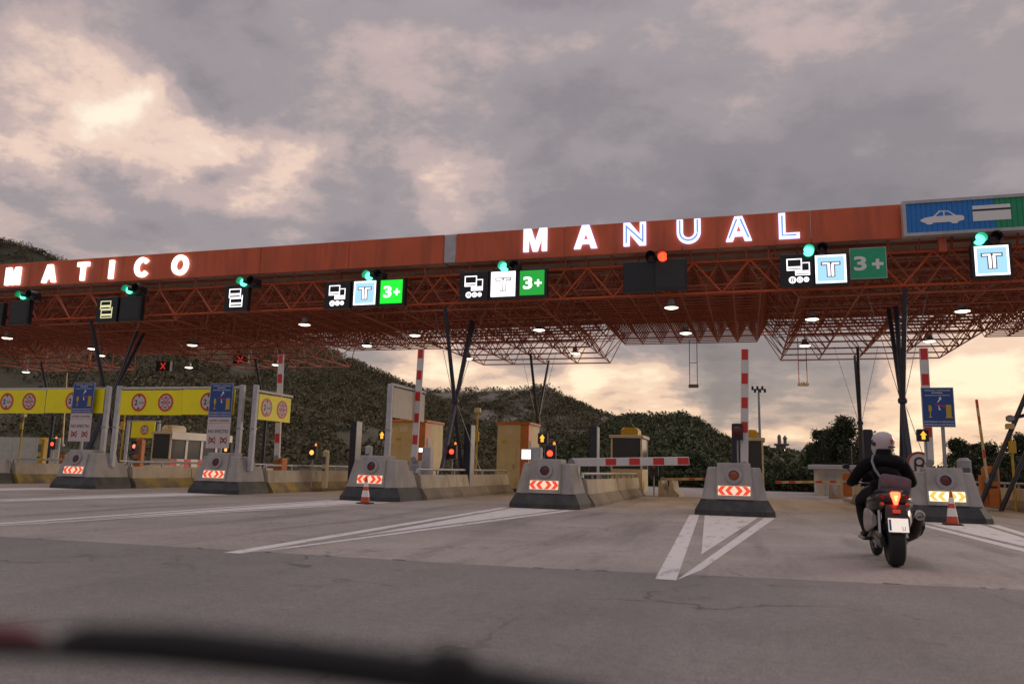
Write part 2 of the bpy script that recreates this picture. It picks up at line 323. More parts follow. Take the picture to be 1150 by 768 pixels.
# joint: tar filler along the seam
sj = MB()
for i in range(len(JL)-1):
    for k in range(90):
        if random.random() < .93: continue
        t0, t1 = k/90, (k+1)/90; a = Vector(JL[i]).lerp(Vector(JL[i+1]), t0); b = Vector(JL[i]).lerp(Vector(JL[i+1]), t1)
        w0, w1 = .005+.02*random.random(), .005+.02*random.random()
        sj.add([(a.x, a.y-w0, .004), (b.x, b.y-w0, .004), (b.x, b.y+w1, .004), (a.x, a.y+w1, .004)], [(0, 1, 2, 3)])
tag(part('tar_joint', sj, mat('tar', (.09, .08, .078), .8, var=.4, scale=6), plaza), kind='stuff')
def worn_paint():
    m = bpy.data.materials.new('road_paint'); m.use_nodes = True; t = m.node_tree; b = t.nodes['Principled BSDF']; b.inputs['Roughness'].default_value = .6
    g = t.nodes.new('ShaderNodeNewGeometry')
    mp = t.nodes.new('ShaderNodeMapping'); t.links.new(g.outputs['Position'], mp.inputs[0]); mp.inputs['Scale'].default_value = (1, .25, 1)
    n = t.nodes.new('ShaderNodeTexNoise'); n.inputs['Scale'].default_value = 4; n.inputs['Detail'].default_value = 10; n.inputs['Roughness'].default_value = .72; t.links.new(mp.outputs[0], n.inputs['Vector'])
    r = t.nodes.new('ShaderNodeValToRGB'); t.links.new(n.outputs[0], r.inputs[0]); r.color_ramp.elements[0].position = .33; r.color_ramp.elements[0].color = (.40, .36, .345, 1); r.color_ramp.elements[1].position = .46; r.color_ramp.elements[1].color = (.78, .74, .72, 1)
    t.links.new(r.outputs[0], b.inputs['Base Color']); return m
paint = worn_paint()
# ------------------------------------------------------------------ toll islands
ISL = [(-29.8, 23.1), (-23.65, 22.85), (-17.70, 23.0), (-11.36, 22.26), (-5.62, 21.87), (-.36, 21.98), (4.99, 22.93)]
WALLX = [-29.0, -22.88, -16.95, -10.58, -4.88, .24]
where = ['cut by the left edge', 'leftmost whole one, below the first no cash sign', 'below the second no cash sign', 'with an orange cone at its front', 'in front of the lowered barrier arm',
         'squarely behind the white triangle marking', 'rightmost one, beside the motorcycle']
def gore(x, y, k):
    # two edge lines running together 13 m in front of the island, solid fill between them
    ax, ay = x-.40, y-13.4
    def quad(nm, pts): return sheet(nm, pts, .004, paint, plaza, None)
    quad('painted_line', [(x-1.15, y-.25), (x-.90, y-.25), (ax+.02, ay), (ax-.20, ay)])
    quad('painted_line', [(x+.75, y-.25), (x+1.02, y-.25), (ax+.22, ay+1.0), (ax+.022, ay+.02)])
    quad('painted_triangle', [(x-.76, y-.25), (x+.60, y-.25), (x-.28, y-10.6)])
for k, (x, y) in enumerate(ISL):
    gore(x, y, k)
    t = thing('toll_island', 'grey concrete toll island, ' + where[k], 'toll island', (x, y, 0), 'toll islands across the plaza')
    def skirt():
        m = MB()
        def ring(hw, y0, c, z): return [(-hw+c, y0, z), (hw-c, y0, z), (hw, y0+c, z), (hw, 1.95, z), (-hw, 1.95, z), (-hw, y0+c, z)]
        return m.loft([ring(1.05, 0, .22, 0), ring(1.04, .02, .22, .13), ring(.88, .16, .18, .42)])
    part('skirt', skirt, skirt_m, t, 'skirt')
    def body():
        m = MB()
        def ring(hw, y0, c, z, y1): return [(-hw+c, y0, z), (hw-c, y0, z), (hw, y0+c, z), (hw, y1, z), (-hw, y1, z), (-hw, y0+c, z)]
        return m.loft([ring(.86, .18, .10, .42, 1.55), ring(.70, .40, .08, 1.26, 1.42), ring(.67, .43, .07, 1.29, 1.38)])
    part('nose', body, conc, t, 'nose')
    def rib():
        m = MB(); m.loft([[(-.47, .13, .43), (.50, .13, .43), (.50, .6, .43), (-.47, .6, .43)], [(-.44, .355, 1.38), (.44, .355, 1.38), (.44, 1.1, 1.38), (-.44, 1.1, 1.38)], [(-.42, .375, 1.405), (.42, .375, 1.405), (.42, 1.08, 1.405), (-.42, 1.08, 1.405)]]); return m
    part('front_rib', rib, conc, t, 'rib')
    part('rear_step', lambda: MB().frus((-.86, .86, 1.553, 1.94), .421, (-.70, .70, 1.40, 1.94), .95), conc, t, 'rstep')
    part('platform', lambda: MB().cham(-.80, .80, 1.97, 16.5, -.02, .16, .03), conc, t, 'plat')
    tilt = math.atan2(.225, .95)
    def face(z): return .13+.225*(z-.43)/.95
    rl = part('round_light', lambda: MB().ringd((0, 0), .14, .225, -.05, .02, 28), greym, t, 'rlring', (0, face(1.06)-.005, 1.06), (-tilt, 0, 0), True)
    part('lens', lambda: MB().lathe([(.001, -.045), (.08, -.04), (.14, -.02), (.14, .01)], n=24, axis='y'), lensa if k == 5 else lensd, rl, 'lens%d' % (k == 5), smooth=True)
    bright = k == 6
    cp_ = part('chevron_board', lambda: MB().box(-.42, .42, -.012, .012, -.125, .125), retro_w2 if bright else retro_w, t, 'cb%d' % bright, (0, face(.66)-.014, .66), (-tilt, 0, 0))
    for s in (-1, 1):
        for q in range(2):
            def chv(): return MB().poly([(0, -.118), (.115, -.118), (.215, 0), (.115, .118), (0, .118), (.10, 0)], -.017, -.010)
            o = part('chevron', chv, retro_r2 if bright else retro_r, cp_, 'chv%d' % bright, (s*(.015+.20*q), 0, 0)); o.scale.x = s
def wall(x, y0, y1, label, yel):
    t = thing('concrete_barrier', label, 'barrier', (x, y0, 0), 'concrete barriers along the islands')
    n = max(1, round((y1-y0)/3.3)); ln = (y1-y0)/n
    for i in range(n):
        a = i*ln+.02; b = (i+1)*ln-.02
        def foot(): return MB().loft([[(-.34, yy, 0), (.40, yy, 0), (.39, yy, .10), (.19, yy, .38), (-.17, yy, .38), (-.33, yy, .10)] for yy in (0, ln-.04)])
        part('foot_block', foot, yel_lamplit if yel else footm, t, 'foot%.2f%d' % (ln, yel), (0, a, 0))
        part('wall_block', lambda: MB().loft([[(-.165, yy, .38), (.185, yy, .38), (.115, yy, .82), (-.105, yy, .82)] for yy in (0, ln-.04)]), conc2, t, 'wallb%.2f' % ln, (0, a, 0))
    rl = part('guard_rail', MB().path([(0, -.1, .86), (0, 0, 1.0), (0, y1-y0-.1, 1.0), (0, y1-y0, .86)], .045, 10), greym, t, smooth=True)
    for i in range(n*2+1):
        part('rail_post', lambda: MB().box(-.03, .03, -.03, .03, .80, .98), greym, rl, 'rpost', (0, min(y1-y0-.06, .06+i*ln/2), 0))
for k, (x, y) in enumerate(ISL):
    if k < 6:
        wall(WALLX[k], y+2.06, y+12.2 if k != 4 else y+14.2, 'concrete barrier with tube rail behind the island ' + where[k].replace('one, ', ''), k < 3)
wall(ISL[6][0]-.55, ISL[6][1]+2.06, ISL[6][1]+13, 'concrete barrier with tube rail behind the rider on the left side of the rightmost island', False)
wall(9.75, 27.2, 40.5, 'concrete barrier with tube rail at the right edge of the view beyond the rightmost island', False)
# ------------------------------------------------------------------ canopy
YF, ZB, ZT = 27.0, 8.82, 9.96
X0, X1 = -52.0, 15.0
can = thing('toll_canopy', 'long orange toll plaza canopy with red space frame roof on navy tube columns', 'canopy', (-10.8, 28, 0))
CO = Vector((-10.8, 28, 0))
def cpart(name, mb, m, parent=None, **k):           # world coordinates -> canopy
    o = part(name, mb, m, parent or can, **k)
    o.location = Vector(o.location)-CO if parent is None else o.location
    return o
JX0, JX1 = -11.02, -10.53
def fpanel(a, b):
    cpart('fascia_panel', lambda: MB().cham(0, b-a-.012, 0, .10, ZB, ZT, .015), orange, key='fp%.3f' % (b-a), loc=(a, YF, 0))
    cpart('fascia_return', lambda: MB().box(0, b-a-.012, .10, .55, ZB+.004, ZB+.05), roof_m, key='fr%.3f' % (b-a), loc=(a, YF, 0))
n = 10
for i in range(n): fpanel(X0+(JX0-X0)*i/n, X0+(JX0-X0)*(i+1)/n)
n = 6
for i in range(n): fpanel(JX1+(X1-JX1)*i/n, JX1+(X1-JX1)*(i+1)/n)
cpart('joint_strip', MB().box(JX0+.01, JX1-.02, YF+.02, YF+.5, ZB+.03, ZT-.01), ltgrey)
rm = MB(); nx = 268                                  # corrugated roof sheet
xs = [X0+(X1-X0)*i/nx for i in range(nx+1)]
for i in range(nx+1):
    z = 8.90+(.04 if i % 4 in (0, 1) else 0)
    rm.v += [(xs[i], YF+.12, z), (xs[i], 40.3, z), (xs[i], YF+.12, 9.02), (xs[i], 40.3, 9.02)]
for i in range(nx):
    a, b = i*4, i*4+4
    for q in ((0, 1, 1+4, 4), (2, 6, 7, 3), (0, 4, 6, 2), (1, 3, 7, 5)): rm.f.append(tuple(a+j for j in q)); rm.mi.append(0)
cpart('roof', rm, roof_m)
pur = MB()
for y in np.arange(27.6, 40.3, 1.55): pur.box(X0, X1, y-.04, y+.04, 8.74, 8.90)
tag(cpart('purlins', pur, truss_m), kind='stuff')
# space frame
TOPZ = 8.42
class Tubes:
    def __init__(s): s.v = []; s.f = []
    def add(s, p, q, r):
        p, q = Vector(p), Vector(q); d = (q-p).normalized(); a = d.cross(Vector((0, 0, 1))) if abs(d.z) < .95 else d.cross(Vector((1, 0, 0))); a.normalize(); b = d.cross(a); o = len(s.v)
        for e in (p, q): s.v += [tuple(e+a*r), tuple(e+b*r), tuple(e-a*r), tuple(e-b*r)]
        for i in range(4): j = (i+1) % 4; s.f.append((o+i, o+j, o+4+j, o+4+i))
    def mesh(s, n): m = bpy.data.meshes.new(n); m.from_pydata(s.v, [], s.f); return m
def zone(xb, y0, y1, ny, zb, r, rd):
    """inverted pyramids: bottom nodes at xb, top nodes half a module off"""
    T = Tubes(); nx = len(xb); mx = (xb[-1]-xb[0])/(nx-1); my = (y1-y0)/ny
    B = [[(x, y0+my*(j+.0), zb) for j in range(ny+1)] for x in xb]
    U = [[(xb[0]-mx/2+mx*i, y0-my/2+my*j if j else y0-.05, TOPZ) for j in range(ny+1)] for i in range(nx+1)]
    for i in range(nx):
        for j in range(ny+1):
            if j < ny: T.add(B[i][j], B[i][j+1], r)
            if i < nx-1: T.add(B[i][j], B[i+1][j], r)
            for a in (0, 1):
                T.add(B[i][j], U[i+a][j], rd)
                if j < ny: T.add(B[i][j], U[i+a][j+1], rd)
    for i in range(nx+1):
        for j in range(ny+1):
            if j < ny: T.add(U[i][j], U[i][j+1], r)
            if i < nx: T.add(U[i][j], U[i+1][j], r)
            if j == 0: T.add(U[i][0], (U[i][0][0], YF+.16, ZB+.1), r)      # hangers behind the fascia
            elif (i+j) % 2 == 0: T.add(U[i][j], (U[i][j][0], U[i][j][1], 8.8), rd)
    tag(cpart('space_frame', T.mesh('space_frame'), truss_m), kind='stuff')
CC = [-43.5, -27.2, -10.95, 5.55]
for c in CC: zone([c+1.87*k for k in (-2, -1, 0, 1, 2)], 27.35, 42.8, 8, 7.05, .036, .028)
for a, b in ((-38.2, -32.4), (-22.0, -16.2), (-5.97, .6), (10.6, 14.4)):
    nn = round((b-a)/.94); zone([a+(b-a)*i/nn for i in range(nn+1)], 27.4, 40.0, 24, 7.61, .026, .020)
for c in CC: zone([c-4.2+8.4/9*i for i in range(10)], 27.5, 40.3, 16, 7.86, .022, .016)      # upper fine layer over the column heads
# tie girder linking the zones at the front, and lattice ties between zones at the back
T = Tubes()
for z in (7.30, 8.42): T.add((X0, 27.3, z), (X1, 27.3, z), .04)
T.add((X0, 42.8, 8.42), (X1, 42.8, 8.42), .03)
for i in range(int((X1-X0)/1.9)):
    x = X0+1.9*i; T.add((x, 27.3, 7.30), (x+.95, 27.3, 8.42), .034); T.add((x+.95, 27.3, 8.42), (x+1.9, 27.3, 7.30), .034)
for c in CC:
    for y in (29, 33, 37, 41):
        T.add((c+4.7, y, TOPZ), (c+8.4, y, TOPZ), .03); T.add((c-4.7, y, TOPZ), (c-8.4, y, TOPZ), .03)
tag(cpart('front_girder', T.mesh('front_girder'), orange), kind='stuff')
# columns: hourglass of tubes in the front row, forked masts in the back row
for ci, x in enumerate((-43.4, -27.45, -10.8, 4.95)):
    m = MB(); H = Vector((0, 0, 3.62))
    for a, b in ((0, -1.45), (.02, 1.75), (.16, 1.15)):
        m.path([(a, b, 7.06), H+Vector((a*.12, b*.03, 0)), (-a*.9, -b*.85, .16)], [.075, .085, .085], 8)
    co = part('column', m, navy, can, 'colF', (x-CO.x, 28.2-CO.y, 0), smooth=True)
    part('hub', lambda: MB().lathe([(.05, -.12), (.13, -.08), (.15, 0), (.13, .08), (.05, .12)], n=12), navy, co, 'hub', (0, 0, 3.62), smooth=True)
    part('stay_cable', lambda: MB().tube((-.05, 0, 3.6), (-.95, -.2, 7.3), .011, n=5).tube((.05, 0, 3.6), (1.0, .3, 7.3), .011, n=5).tube((.05, 0, 3.6), (1.15, .9, .2), .011, n=5), greym, co, 'stayF')
    m = MB(); m.tube((0, 0, .1), (0, 0, 3.7), .10, .11, 10)
    for a, b in ((-.12, -1.3), (.12, 1.7)): m.tube((0, 0, 3.6), (a, b, 7.06), .08, .07, 8)
    co = part('column', m, navy, can, 'colB', (x+.2-CO.x, 40-CO.y, 0), smooth=True)
    part('hub', lambda: MB().lathe([(.05, -.12), (.13, -.08), (.15, 0), (.13, .08), (.05, .12)], n=12), navy, co, 'hub', (0, 0, 3.62), smooth=True)
    part('stay_cable', lambda: MB().tube((-.05, 0, 3.6), (-1.0, 0, 7.3), .011, n=5).tube((.05, 0, 3.6), (.95, 0, 7.3), .011, n=5), greym, co, 'stayB')
# ------------------------------------------------------------------ lettering on the fascia
def glyph(ch, h, w, t, y0, y1):
    """bold sans capitals as outlines, centred, stroke t"""
    m = MB(); X, Z = w/2, h/2
    def P(*p): m.poly(p, y0, y1)
    def arc(r0x, r0z, r1x, r1z, a0, a1, n=28):
        for i in range(n):
            u, v = a0+(a1-a0)*i/n, a0+(a1-a0)*(i+1)/n
            P((r0x*math.cos(u), r0z*math.sin(u)), (r1x*math.cos(u), r1z*math.sin(u)), (r1x*math.cos(v), r1z*math.sin(v)), (r0x*math.cos(v), r0z*math.sin(v)))
    if ch == 'M': P((-X, -Z), (-X+t*.9, -Z), (-X+t*.9, Z-t*1.5), (-t*.42, -Z), (t*.42, -Z), (X-t*.9, Z-t*1.5), (X-t*.9, -Z), (X, -Z), (X, Z), (X-t*1.35, Z), (0, -Z+t*1.7), (-X+t*1.35, Z), (-X, Z))
    elif ch == 'N': P((-X, -Z), (-X+t, -Z), (-X+t, Z-t*1.9), (X-t*1.1, -Z), (X, -Z), (X, Z), (X-t, Z), (X-t, -Z+t*1.9), (-X+t*1.1, Z), (-X, Z))
    elif ch == 'T': P((-X, Z), (-X, Z-t*.9), (-t/2, Z-t*.9), (-t/2, -Z), (t/2, -Z), (t/2, Z-t*.9), (X, Z-t*.9), (X, Z))
    elif ch == 'I': P((-X, -Z), (X, -Z), (X, Z), (-X, Z))
    elif ch == 'L': P((-X, -Z), (X, -Z), (X, -Z+t*.9), (-X+t, -Z+t*.9), (-X+t, Z), (-X, Z))
    elif ch == 'A':
        k = (X-t*.55)/h; zc = -Z+h*.20; zd = -Z+h*.38        # legs lean; cross bar between zc and zd
        def xo(z): return X-(X-t*.62)*(z+Z)/h
        def xi(z): return X-t*1.08-(X-t*.62)*(z+Z)/h
        zt_ = -Z+(X-t*1.08)/((X-t*.62)/h)                     # inner apex
        for s_ in (-1, 1):
            P((s_*xo(-Z), -Z), (s_*xi(-Z), -Z), (s_*xi(zc), zc), (s_*xo(zc), zc)); P((s_*xo(zd), zd), (s_*xi(zd), zd), (0, zt_), (0, Z), (s_*xo(Z), Z))
        P((-xo(zc), zc), (xo(zc), zc), (xo(zd), zd), (-xo(zd), zd))
    elif ch == 'O': arc(X-t, Z-t*.95, X, Z, 0, 2*math.pi, 36)
    elif ch == 'C': arc(X-t, Z-t*.95, X, Z, R(38), R(322), 30)
    elif ch == 'U':
        zc = -Z+X; P((-X, Z), (-X, zc), (-X+t, zc), (-X+t, Z)); P((X, Z), (X, zc), (X-t, zc), (X-t, Z))
        for i in range(16):
            u, v = math.pi+math.pi*i/16, math.pi+math.pi*(i+1)/16; P(*[(r_*math.cos(q), zc+r_*math.sin(q)) for r_, q in ((X-t, u), (X, u), (X, v), (X-t, v))])
    return m
def core(ch, h, w, t):
    X, Z = w/2-t/2, h/2-t/2; r = .03; m = MB()
    L_ = {'N': [[(-X, -Z), (-X, Z)], [(-X+.03, Z-.06), (X-.03, -Z+.06)], [(X, -Z), (X, Z)]], 'U': [[(-X, Z+t*.3)] + [(X*math.cos(q), -Z+X+X*math.sin(q)) for q in np.linspace(math.pi, 2*math.pi, 10)] + [(X, Z+t*.3)]], 'A': [[(-X, -Z), (-.06, Z)], [(X, -Z), (.06, Z)]], 'L': [[(-X, Z), (-X, -Z), (X, -Z)]]}[ch]
    for l in L_: m.path([(x, 0, z) for x, z in l], r, 6)
    return m
def word(name, label, letters, m, core_from, corem):
    p0 = on_y(letters[0][1], letters[0][2], YF); t = thing(name, label, 'lettering', (p0.x, YF, ZB))
    for i, (ch, px, py, h, w) in enumerate(letters):
        p = on_y(px, py, YF-.02)
        o = part('letter', glyph(ch, h, w, .215, -.10, -.004), m, t, loc=(p.x-p0.x, -.008, p.z-ZB))
        if i >= core_from: part('neon_core', core(ch, h, w, .215), corem, o, loc=(0, -.108, 0))
word('illuminated_lettering', 'white glowing MATICO letters on the left of the orange fascia', [('M', 15.5, 310.5, .84, .86), ('A', 56.5, 307.5, .84, .80), ('T', 94, 305, .84, .64), ('I', 126, 303, .84, .225), ('C', 160.5, 300.5, .90, .80), ('O', 203, 298, .90, .84)], letw, 99, None)
word('illuminated_lettering', 'blue-white glowing MANUAL letters on the middle of the orange fascia', [('M', 601.5, 270, .88, .90), ('A', 658, 266.5, .88, .86), ('N', 713, 263.5, .86, .80), ('U', 773.5, 260.5, .88, .82), ('A', 829.5, 257.5, .88, .86), ('L', 886, 254, .90, .66)], letb, 2, letc)
# ------------------------------------------------------------------ lane signs hanging under the fascia
YS = 26.55
def rect_outline(m, x0, x1, z0, z1, w, y0=-.006, y1=.0):
    m.box(x0, x1, y0, y1, z0, z0+w); m.box(x0, x1, y0, y1, z1-w, z1); m.box(x0, x0+w, y0, y1, z0+w, z1-w); m.box(x1-w, x1, y0, y1, z0+w, z1-w); return m
def cards(coins):
    m = MB()
    if coins:
        rect_outline(m, -.36, .12, -.02, .38, .035); m.box(-.33, .09, -.006, 0, .05, .115)
        rect_outline(m, -.10, .36, -.19, -.02-.01, .03); m.box(.13, .36, -.006, 0, .21, .24); m.box(.33, .36, -.006, 0, -.02, .21); m.box(-.07, .33, -.006, 0, -.13, -.08)
        for cx, r in ((-.19, .115), (.04, .10), (.24, .085)): m.ringd((cx, -.34), r*.55, r, -.006, 0, 16); m.box(cx-.02, cx+.02, -.006, 0, -.37, -.31)
    else:
        rect_outline(m, -.34, .22, 0, .38, .035); m.box(-.30, .18, -.006, 0, .10, .19)
        rect_outline(m, -.28, .32, -.38, -.01, .035); m.box(-.24, .28, -.006, 0, -.28, -.2); m.box(.28, .32, -.006, 0, -.05, .1)
    return m
def lane_sign(label, panels, light=None, glabel='signal'):
    """panels: (kind, pixel centre x, pixel centre y)"""
    c0 = on_y(panels[0][1], panels[0][2], YS); t = thing('lane_sign', label, 'lane sign', (c0.x, YS, 7.1), 'electronic lane signs under the canopy')
    W = 1.13
    for kind, px, py in panels:
        p = on_y(px, py, YS); l = (p.x-c0.x, 0, p.z-7.1)
        h = part('housing', lambda: MB().cham(-W/2+.004, W/2-.004, 0, .24, -.54, .54, .02), blackm, t, 'lshouse', l)
        part('bracket', lambda: MB().box(-.04, .04, .24, .76, -.05, .05), blackm, h, 'lsbr')
        f = -.004
        if kind == 'off': part('screen', lambda: MB().box(-.48, .48, -.006, 0, -.46, .46), ledoff, h, 'lsoff', (0, f+.002, 0))
        elif kind == 'black': part('screen', lambda: MB().box(-.50, .50, -.006, 0, -.48, .48), blackm, h, 'lsblk', (0, f+.002, 0))
        elif kind in ('cards', 'cardsy'): part('card_pictogram', lambda: cards(False), ledy if kind == 'cardsy' else ledw, h, kind, (0, f+.002, 0))
        elif kind == 'coins': part('card_and_coin_pictogram', lambda: cards(True), ledw, h, kind, (0, f+.002, 0))
        elif kind in ('3+', '3+m'):
            s_ = part('screen', lambda: MB().box(-.46, .46, -.006, 0, -.46, .46), ledg if kind == '3+' else ledg2, h, 'ls'+kind, (0, f+.002, 0))
            part('lettering', text_mesh('3', .46, .34, .004, .03), ledw, s_, loc=(-.16, -.007, 0)); part('lettering', MB().box(-.13, .13, -.004, 0, -.035, .035).box(-.035, .035, -.0045, 0, -.13, .13), ledw, s_, loc=(.23, -.007, -.02))
        else:
            white = kind == 'Tw'
            part('screen_border', lambda: rect_outline(MB(), -.47, .47, -.47, .47, .06), ledw, h, 'lsTb', (0, f+.002, 0))
            s_ = part('screen', lambda: MB().box(-.41, .41, -.006, 0, -.41, .41), ledw if white else ledbl, h, 'lsT%d' % white, (0, f+.002, 0))
            part('emblem', lambda: MB().box(-.30, .30, -.004, 0, .12, .24).box(-.13, .13, -.004, 0, -.27, .12), ledt, s_, 'lsTm', (0, -.007, 0))
            part('emblem_line', lambda: MB().box(-.26, -.035, -.004, 0, .155, .205).box(.035, .26, -.004, 0, .155, .205).box(-.095, -.02, -.004, 0, -.24, .155).box(.02, .095, -.004, 0, -.24, .155), ledw, s_, 'lsTl', (0, -.012, 0))
    if light:
        gx, gy, rx, ry, on = light
        pg, prr = on_y(gx, gy, YS-.1), on_y(rx, ry, YS-.1)
        s = thing('signal_light', glabel, 'signal light', (pg.x, YS-.1, 8.1), 'pairs of round lane signals above the signs')
        part('mount', MB().box(-.16, prr.x-pg.x+.16, .10, .30, pg.z-8.1-.2, pg.z-8.1+.12), blackm, s)
        for which, p in (('g', pg), ('r', prr)):
            l = (p.x-pg.x, 0, p.z-8.1); lit = on == which
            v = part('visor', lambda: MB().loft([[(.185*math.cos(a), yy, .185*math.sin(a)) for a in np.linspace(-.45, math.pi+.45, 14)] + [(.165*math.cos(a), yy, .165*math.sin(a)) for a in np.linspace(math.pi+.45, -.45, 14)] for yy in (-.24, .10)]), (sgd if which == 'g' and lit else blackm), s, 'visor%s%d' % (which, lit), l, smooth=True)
            part('lens', lambda: MB().lathe([(.001, -.03), (.10, -.015), (.16, .02), (.16, .08)], n=20, axis='y'), (sg if which == 'g' else srd) if lit else sdark, v, 'slens%s%d' % (which, lit), smooth=True)
lane_sign('lane sign with pale yellow cards cut by the left edge of the view', [('cardsy', -8, 353), ('off', 21, 351)], (25, 332, 37, 331, 'g'), 'dim green signal over the sign at the left edge')
lane_sign('lane sign with pale yellow cards beside a dark screen', [('cardsy', 119.5, 347.5), ('off', 146, 346)], (144.5, 325.5, 156, 324, 'g'), 'green signal over the pale yellow card sign below the letters C and O')
lane_sign('single square lane sign with white cards', [('cards', 265, 334.5)], (273, 317, 285, 316, 'g'), 'green signal over the single white card sign')
lane_sign('lane sign with cards, pale T emblem and bright green 3+', [('coins', 378.5, 331), ('T', 409.5, 329), ('3+', 439.5, 327.5)], (414, 310, 427, 309, 'g'), 'green signal over the sign with the bright green 3+')
lane_sign('lane sign with cards, white T emblem and darker green 3+', [('coins', 532, 321), ('Tw', 565, 319), ('3+m', 597.5, 317.5)], (566, 300, 579, 299, 'g'), 'green signal over the sign with the darker green 3+')
lane_sign('dark switched off double lane sign below the letters N and U', [('black', 717.5, 310.5), ('off', 752.5, 308)], (731, 289, 744, 288, 'r'), 'red lit signal over the dark lane sign')
lane_sign('lane sign with cards and light blue T beside the green 3+ board', [('coins', 896.5, 303), ('T', 933, 302)], (908, 282, 923, 280, 'g'), 'green signal over the sign below the letter L')
lane_sign('single light blue T lane sign below the blue and green billboard', [('T', 1114, 292.5)], (1100, 269, 1117, 267.5, 'g'), 'green signal below the blue and green billboard')
p = on_y(975, 295.5, YS+.1)
t = thing('green_board', 'plain green 3+ board with white edge beside the light blue T sign', 'sign board', (p.x, YS+.1, p.z))
b = part('board', MB().box(-.55, .55, 0, .05, -.52, .52), mat('board_green', (.02, .40, .20), .4, var=.06), t)
part('edge', rect_outline(MB(), -.545, .545, -.515, .515, .02, -.004, 0), ltgrey, b)
part('lettering', text_mesh('3', .48, .38, .004, .03), txtw, b, loc=(-.24, -.003, 0)); part('lettering', MB().box(-.17, .17, -.004, 0, -.05, .05).box(-.05, .05, -.0045, 0, -.17, .17), txtw, b, loc=(.28, -.001, -.04))
part('bracket', MB().box(-.05, .05, .05, .60, -.3, -.2), greym, t)
# billboard with car, card and lorry
p = on_y(1014, 245, 26.6); BZ0, BZ1 = 8.76, 9.92; bw = 5.6
t = thing('billboard', 'blue and green billboard with white car and card symbols at the top right', 'billboard', (p.x, 26.6, 8.7))
part('frame', rect_outline(MB(), 0, bw, .05, BZ1-8.7, .10, 0, .30), ltgrey, t)
def bface(x0, x1, m):
    w = .0
    o = part('face', MB().box(x0, x1, .05, .2, .15, BZ1-8.8), m, t); k = int((x1-x0)/.145)
    for i in range(k): part('slat', lambda: MB().box(0, .133, .035, .05, .152, BZ1-8.802), m, o, 'slat'+m.name, (x0+(x1-x0)/k*i+.004, 0, 0))
bface(.10, 2.62, bigblue); bface(2.622, bw-.1, biggreen)
car = [(.42, .50), (.47, .43), (.56, .40), (.62, .34), (.74, .34), (.80, .39), (1.28, .39), (1.34, .33), (1.47, .33), (1.53, .40), (1.66, .42), (1.68, .52), (1.63, .58), (1.44, .60), (1.24, .76), (.98, .78), (.80, .60), (.56, .57)]
o = part('car_symbol', MB().poly(car, .022, .034), txtw, t, loc=(.08, 0, .06))
part('car_window', MB().poly([(.86, .60), (1.0, .735), (1.09, .735), (1.09, .60)], .018, .0215).poly([(1.13, .60), (1.13, .735), (1.22, .73), (1.37, .60)], .018, .0215), bigblue, o)
o = part('card_symbol', MB().box(2.0, 3.05, .022, .034, .42, .92), txtw, t); part('card_stripe', MB().box(2.0, 3.05, .017, .0215, .74, .80), blackm, o)
part('lorry_symbol', MB().poly([(3.62, .42), (5.1, .42), (5.1, .98), (4.1, .98), (4.1, .82), (3.86, .82), (3.70, .64), (3.62, .62)], .022, .034), txtw, t)
part('hanger', MB().box(1.05, 1.28, .31, .5, -.42, .04), orange, t)
# ------------------------------------------------------------------ lamps under the canopy
LP = [(8, 380), (104, 392), (113, 399.5), (216, 388), (212, 413), (29, 418), (342, 365), (412, 388.5), (466, 377), (605.5, 371), (646, 397), (754, 346), (770, 374.5), (912, 359), (904, 388.5), (1081, 350), (1044, 383.5), (526, 403), (310, 410)]
lw = ['at the far left edge of the frame', 'higher of two below the letter T', 'lower of two below the letter T', 'right of the letter O of the left word', 'above the yellow height board and the blue sign', 'above the first yellow height board',
      'between the single card sign and the 3+ sign', 'below the bright green 3+ sign', 'above the barrier beside the crossed column', 'below the darker green 3+ sign', 'at the rear corner below the letter A', 'right below the dark switched off sign', 'above the hanging loop, deeper in the canopy',
      'below the sign with the letter L above', 'deep behind the green 3+ board', 'below the single T sign at the right', 'beside the tip of the rightmost raised barrier', 'by the rear edge right of the crossed column', 'beside the tip of the leftmost raised barrier']
for (px, py), w in zip(LP, lw):
    p = on_z(px, py, 6.9)
    t = thing('canopy_lamp', 'small round lit lamp under the canopy, ' + w, 'lamp', p, 'lamps under the canopy')
    part('lamp_body', lambda: MB().lathe([(.04, .32), (.12, .30), (.14, .12), (.27, .03), (.28, 0), (.25, .01)], n=16), greym, t, 'lampb', smooth=True)
    part('lamp_glass', lambda: MB().lathe([(.001, -.035), (.16, -.02), (.245, .012), (.20, .02)], n=16), warmlamp, t, 'lampg', smooth=True)
    part('hanger_rod', lambda: MB().tube((0, 0, .3), (0, 0, 1.55), .02, n=6), truss_m, t, 'lampr')
    ld = bpy.data.lights.new('lamp_light', 'SPOT'); ld.energy = 175; ld.color = (1, .60, .20); ld.spot_size = R(140); ld.spot_blend = .6; ld.shadow_soft_size = .22
    lo = bpy.data.objects.new('lamp_light', ld); COL.objects.link(lo); lo.parent = t; lo.location = (0, 0, -.06)
# hanging measuring loops
for px, top, bot, lb in ((779, 378, 433, 'narrow hanging metal loop with a grey sensor bar beside the lowered barrier'), (902, 388, 431, 'narrow hanging metal loop with a grey sensor bar above the red and yellow exit arm')):
    p = on_y(px, bot, 38.5); q = on_y(px, top, 38.5); h = 7.5-p.z
    t = thing('hanging_sensor', lb, 'sensor', p, 'hanging sensor loops')
    part('loop_frame', MB().tube((-.18, 0, .05), (-.18, 0, h), .02, n=6).tube((.18, 0, .05), (.18, 0, h), .02, n=6).tube((-.18, 0, h*.5), (.18, 0, h*.5), .015, n=6), truss_m, t)
    part('sensor_bar', MB().cham(-.24, .24, -.09, .09, -.10, .06, .03), greym, t)
